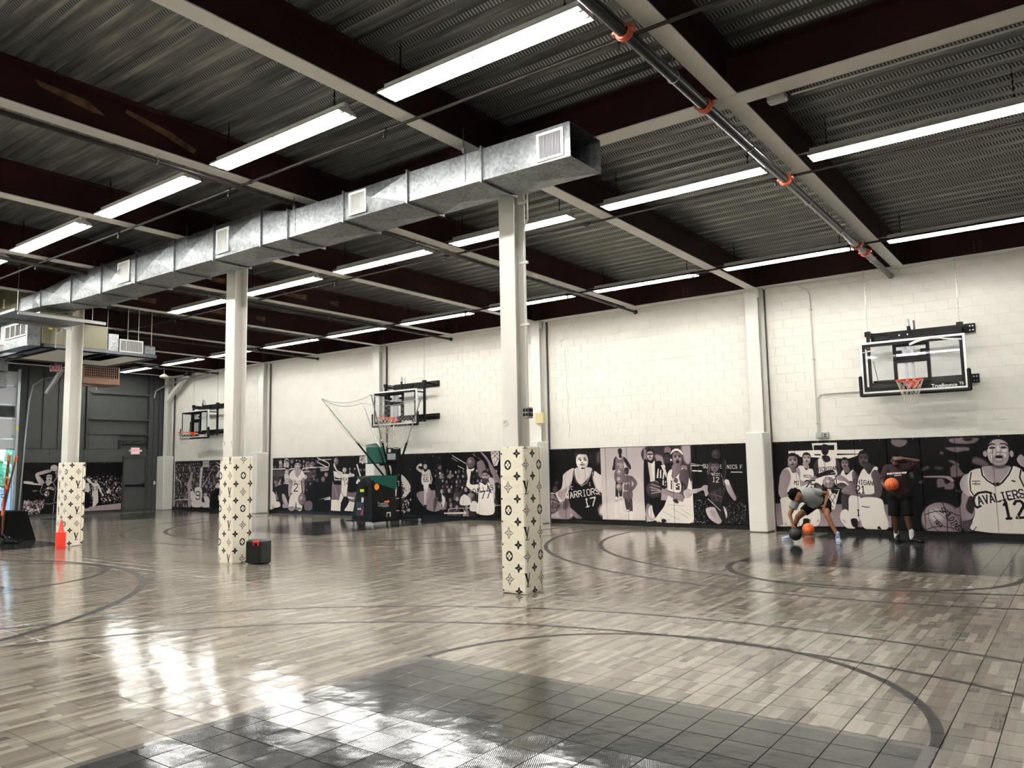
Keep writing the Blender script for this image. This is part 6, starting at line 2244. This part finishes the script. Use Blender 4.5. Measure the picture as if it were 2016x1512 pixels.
def head(G, g, hg, x, y, rx, ry):
    pfill(G, ell(x, y + ry * .30, rx * 1.04, ry * .78), hg)
    pfill(G, ell(x, y - ry * .08, rx * .93, ry * .92), g * 1.05, g * .8, '>')
    pfill(G, [(x - rx * .95, y + ry * .42), (x - rx * .6, y + ry * .98), (x, y + ry * 1.08), (x + rx * .6, y + ry * .98), (x + rx * .95, y + ry * .42), (x + rx * .5, y + ry * .62), (x - rx * .5, y + ry * .62)], hg)
    if ry < 5: return
    d = g * .25
    for s in (-1, 1):
        pfill(G, ell(x + s * rx * .40, y + ry * .12, rx * .20, ry * .07, 12), d)
        pline(G, [(x + s * rx * .18, y + ry * .25), (x + s * rx * .62, y + ry * .27)], ry * .05, d)
        pfill(G, ell(x + s * rx * .45, y - ry * .2, rx * .22, ry * .16, 12), min(g * 1.22, 1), blur=1)
    pfill(G, ell(x, y - ry * .02, rx * .10, ry * .22, 10), min(g * 1.28, 1), blur=1)
    pfill(G, ell(x, y - ry * .25, rx * .2, ry * .06, 10), g * .55)
    pfill(G, ell(x, y - ry * .47, rx * .34, ry * .08, 12), g * .4)
    pfill(G, ell(x, y - ry * .60, rx * .26, ry * .05, 12), g * .8)
def tstr(G, s, size, x, y, ang, asp, g):
    asp = asp * .80; u = size / 6; adv = 5.6 * u * asp; c, sn = math.cos(math.radians(ang)), math.sin(math.radians(ang))
    X0 = -adv * len(s) / 2 + .5 * u * asp
    for i, ch in enumerate(s):
        gl = GLY.get(ch) or GLY.get(ch.upper(), '')
        for st in gl.split(';'):
            if not st: continue
            pts = []
            for p in st.split(','):
                px_, py_ = X0 + i * adv + int(p[0]) * u * asp, (int(p[1]) - 3) * u
                pts.append((x + px_ * c - py_ * sn, y + px_ * sn + py_ * c))
            pline(G, pts, max(size * .15, .8), g)
def draw(lines, W, Hh):
    G = np.full((Hh * SS, W * SS), .04, np.float32)
    for ln in lines:
        t = ln.split(); k = t[0]
        if k == 'BG': G[:] = int(t[1]) / 100
        elif k in 'SP':
            spec = t[1].split(','); blur = float(spec[1]) * .3 * SS if len(spec) > 1 else 0
            mode = '>' if '>' in spec[0] else ('^' if '^' in spec[0] else None)
            gs = [float(v) / 100 for v in spec[0].replace('^', '>').split('>')]
            pts = [tuple(map(float, p.split(','))) for p in t[2:]]
            if k == 'S': pts = smooth_closed(pts)
            pfill(G, pts, gs[0], gs[1] if mode else None, mode, blur)
        elif k == 'L': pline(G, [tuple(map(float, p.split(','))) for p in t[3:]], float(t[2]), int(t[1]) / 100)
        elif k == 'E': pfill(G, ell(*map(float, t[2:6])), int(t[1]) / 100)
        elif k == 'F': head(G, int(t[1]) / 100, int(t[2]) / 100, *map(float, t[3:7]))
        elif k == 'R':
            g, x, y, r = float(t[1]) / 100, *map(float, t[2:5])
            pfill(G, ell(x, y, r, r, 36), g * .62)
            pfill(G, ell(x - r * .05, y + r * .06, r * .9, r * .9, 36), g, g * .8, '>')
            pfill(G, ell(x - r * .25, y + r * .3, r * .4, r * .35, 24), min(g * 1.35, .95), blur=r * .3)
            for q in (-.5, 0, .5):
                pline(G, [(x + r * .95 * math.sin(a) * math.cos(q) , y + r * (q * .8 + .12 * math.cos(a * 2))) for a in np.linspace(-1.35, 1.35, 9)] if q else [(x + r * .25 * math.cos(a), y + r * math.sin(a)) for a in np.linspace(-1.5, 1.5, 9)], max(r * .04, .7), g * .3)
        elif k == 'T': tstr(G, ' '.join(t[7:]), float(t[2]), float(t[3]), float(t[4]), float(t[5]), float(t[6]), int(t[1]) / 100)
        elif k == 'C':
            R_ = random.Random(int(t[1])); n = int(t[2]); a0, a1 = float(t[3]), float(t[4]); g0, g1 = float(t[5]) / 100, float(t[6]) / 100
            x0, y0, x1, y1 = map(float, t[7:11])
            for _ in range(n):
                a = R_.uniform(a0, a1)
                pfill(G, ell(R_.uniform(x0, x1), R_.uniform(y0, y1), a * R_.uniform(.5, 1), a * R_.uniform(.6, 1.5), 8, R_.uniform(-.6, .6)), R_.uniform(g0, g1) * R_.choice((.4, .7, 1)))
        elif k == 'K':
            R_ = random.Random(int(t[1])); s = float(t[2]); x0, y0, x1, y1 = map(float, t[3:7])
            y = y1 - s
            while y > y0:
                x = x0 + R_.uniform(0, s)
                while x < x1:
                    hx, hy = x + R_.uniform(-.4, .4) * s, y + R_.uniform(-.5, .5) * s
                    c = R_.choice((.08, .1, .14, .2, .35, .6)); sk = R_.choice((.25, .4, .55, .65))
                    pfill(G, smooth_closed([(hx - 1.5 * s, hy - 3.4 * s), (hx - 1.3 * s, hy - 1.3 * s), (hx, hy - .8 * s), (hx + 1.3 * s, hy - 1.3 * s), (hx + 1.5 * s, hy - 3.4 * s)], 3), c, c * .6, '>')
                    head(G, sk, R_.choice((.05, .1, .3)), hx, hy, s * .62, s * .85)
                    x += s * R_.uniform(2.3, 3.6)
                y -= s * 2.5
    return G.reshape(Hh, SS, W, SS).mean((1, 3))
def tone(G, seed):
    r = np.random.RandomState(seed)
    G = np.clip(G + r.normal(0, .012, G.shape), 0, 1)
    stops = np.array([0, .25, .5, .75, 1.0])
    rgb = np.stack([np.interp(G, stops, c) for c in ([.012, .23, .52, .74, .93], [.013, .20, .455, .70, .905], [.018, .215, .475, .70, .855])], -1)
    return rgb
MUR = {}
cur = None
for ln in ART.split('\n'):
    t = ln.split()
    if t[0] == 'M':
        cur = (t[1], t[2], float(t[3]), float(t[4])); MUR[t[1]] = (cur, [])
    else: MUR[cur[0]][1].append(ln)
PADW, PZ0, PZ1 = .613, .10, 1.935
EDGE = mat('pad_edge_black', (.008, .008, .009), .5, spec=.12)
LBL = {'A': 'wall mural of five white-shirted players, then one large player in a white 12 shirt',
       'B': 'wall mural of four prints: dark 17 shirt, tall and short pair, shouting woman, leaper',
       'C': 'wall mural beside the ball machine, ending with a shooter in a white 77 shirt',
       'D': 'wall mural of a white 2 shirt player among seated masked spectators',
       'E': 'wall mural of a crowd and a reaching white 9 shirt',
       'F': 'wall mural on the dark grey wall, dunking player and cheering crowd, behind the farthest post'}
for si, (key, (hdr, lines)) in enumerate(MUR.items()):
    _, ax, c0, c1 = hdr
    W = int(round((c1 - c0) * 200)); Hh = int(round(2.0 * 200))
    rgb = tone(draw(lines, W, Hh), si)
    m = image_mat('mural_print_' + key.lower(), rgb, .45, spec=.12)
    n = max(1, int(round((c1 - c0) / PADW)))
    if key == 'A': n = int(math.ceil((c1 - c0) / PADW))
    root = empty('wall_mural', ((c0 + c1) / 2, YW - .055, 0) if ax == 'y' else (XL + .055, (c0 + c1) / 2, 0), LBL[key], 'mural', 'printed wall murals')
    step = (c1 - c0) / n if key != 'A' else PADW
    base0 = c0
    for i in range(n):
        a, b = c0 + i * step, min(c0 + (i + 1) * step, c1)
        if key == 'A':
            off = -5.70
            a, b = max(off + i * step, c0), min(off + (i + 1) * step, c1)
            if b - a < .05: continue
        g, cch = .0025, .007
        a2, b2 = a + g, b - g
        dback, dmid, dfront = .002, .044, .052
        def P(u, d, z): return (u, YW - d, z) if ax == 'y' else (XL + d, u, z)
        v = [P(a2, dback, PZ0), P(b2, dback, PZ0), P(b2, dback, PZ1), P(a2, dback, PZ1), P(a2, dmid, PZ0), P(b2, dmid, PZ0), P(b2, dmid, PZ1), P(a2, dmid, PZ1),
             P(a2 + cch, dfront, PZ0 + cch), P(b2 - cch, dfront, PZ0 + cch), P(b2 - cch, dfront, PZ1 - cch), P(a2 + cch, dfront, PZ1 - cch)]
        f = [(0, 1, 5, 4), (1, 2, 6, 5), (2, 3, 7, 6), (3, 0, 4, 7), (4, 5, 9, 8), (5, 6, 10, 9), (6, 7, 11, 10), (7, 4, 8, 11), (8, 9, 10, 11)]
        off_ = wloc(root)
        me = bpy.data.meshes.new('pad'); me.from_pydata([(p[0] - off_.x, p[1] - off_.y, p[2] - off_.z) for p in v], [], f)
        uvl = me.uv_layers.new(name='UVMap')
        uvs = []
        for fc in f:
            for vi in fc:
                p = v[vi]; u = p[0] if ax == 'y' else p[1]
                uvs += [(u - c0) / (W / 200), p[2] / (Hh / 200)]
        uvl.data.foreach_set('uv', uvs)
        me.materials.append(m); me.materials.append(EDGE)
        me.polygons.foreach_set('material_index', [1, 1, 1, 1, 0, 0, 0, 0, 0]); me.update()
        o = bpy.data.objects.new('pad', me); link(o, root)
        t = MB()
        for u in (a + .12, b - .12):
            q = P(u, .052, PZ1 - .012); t.sphere(q, .006, 6, 4)
        t.build('screw', WHITE, o, smooth=True)
    t = MB()
    for (z0_, z1_) in ((PZ1, PZ1 + .012),):
        if ax == 'y': t.box(c0, c1, YW - .05, YW - .003, z0_, z1_)
        else: t.box(XL + .003, XL + .05, c0, c1, z0_, z1_)
    t.build('top_rail', EDGE, root)
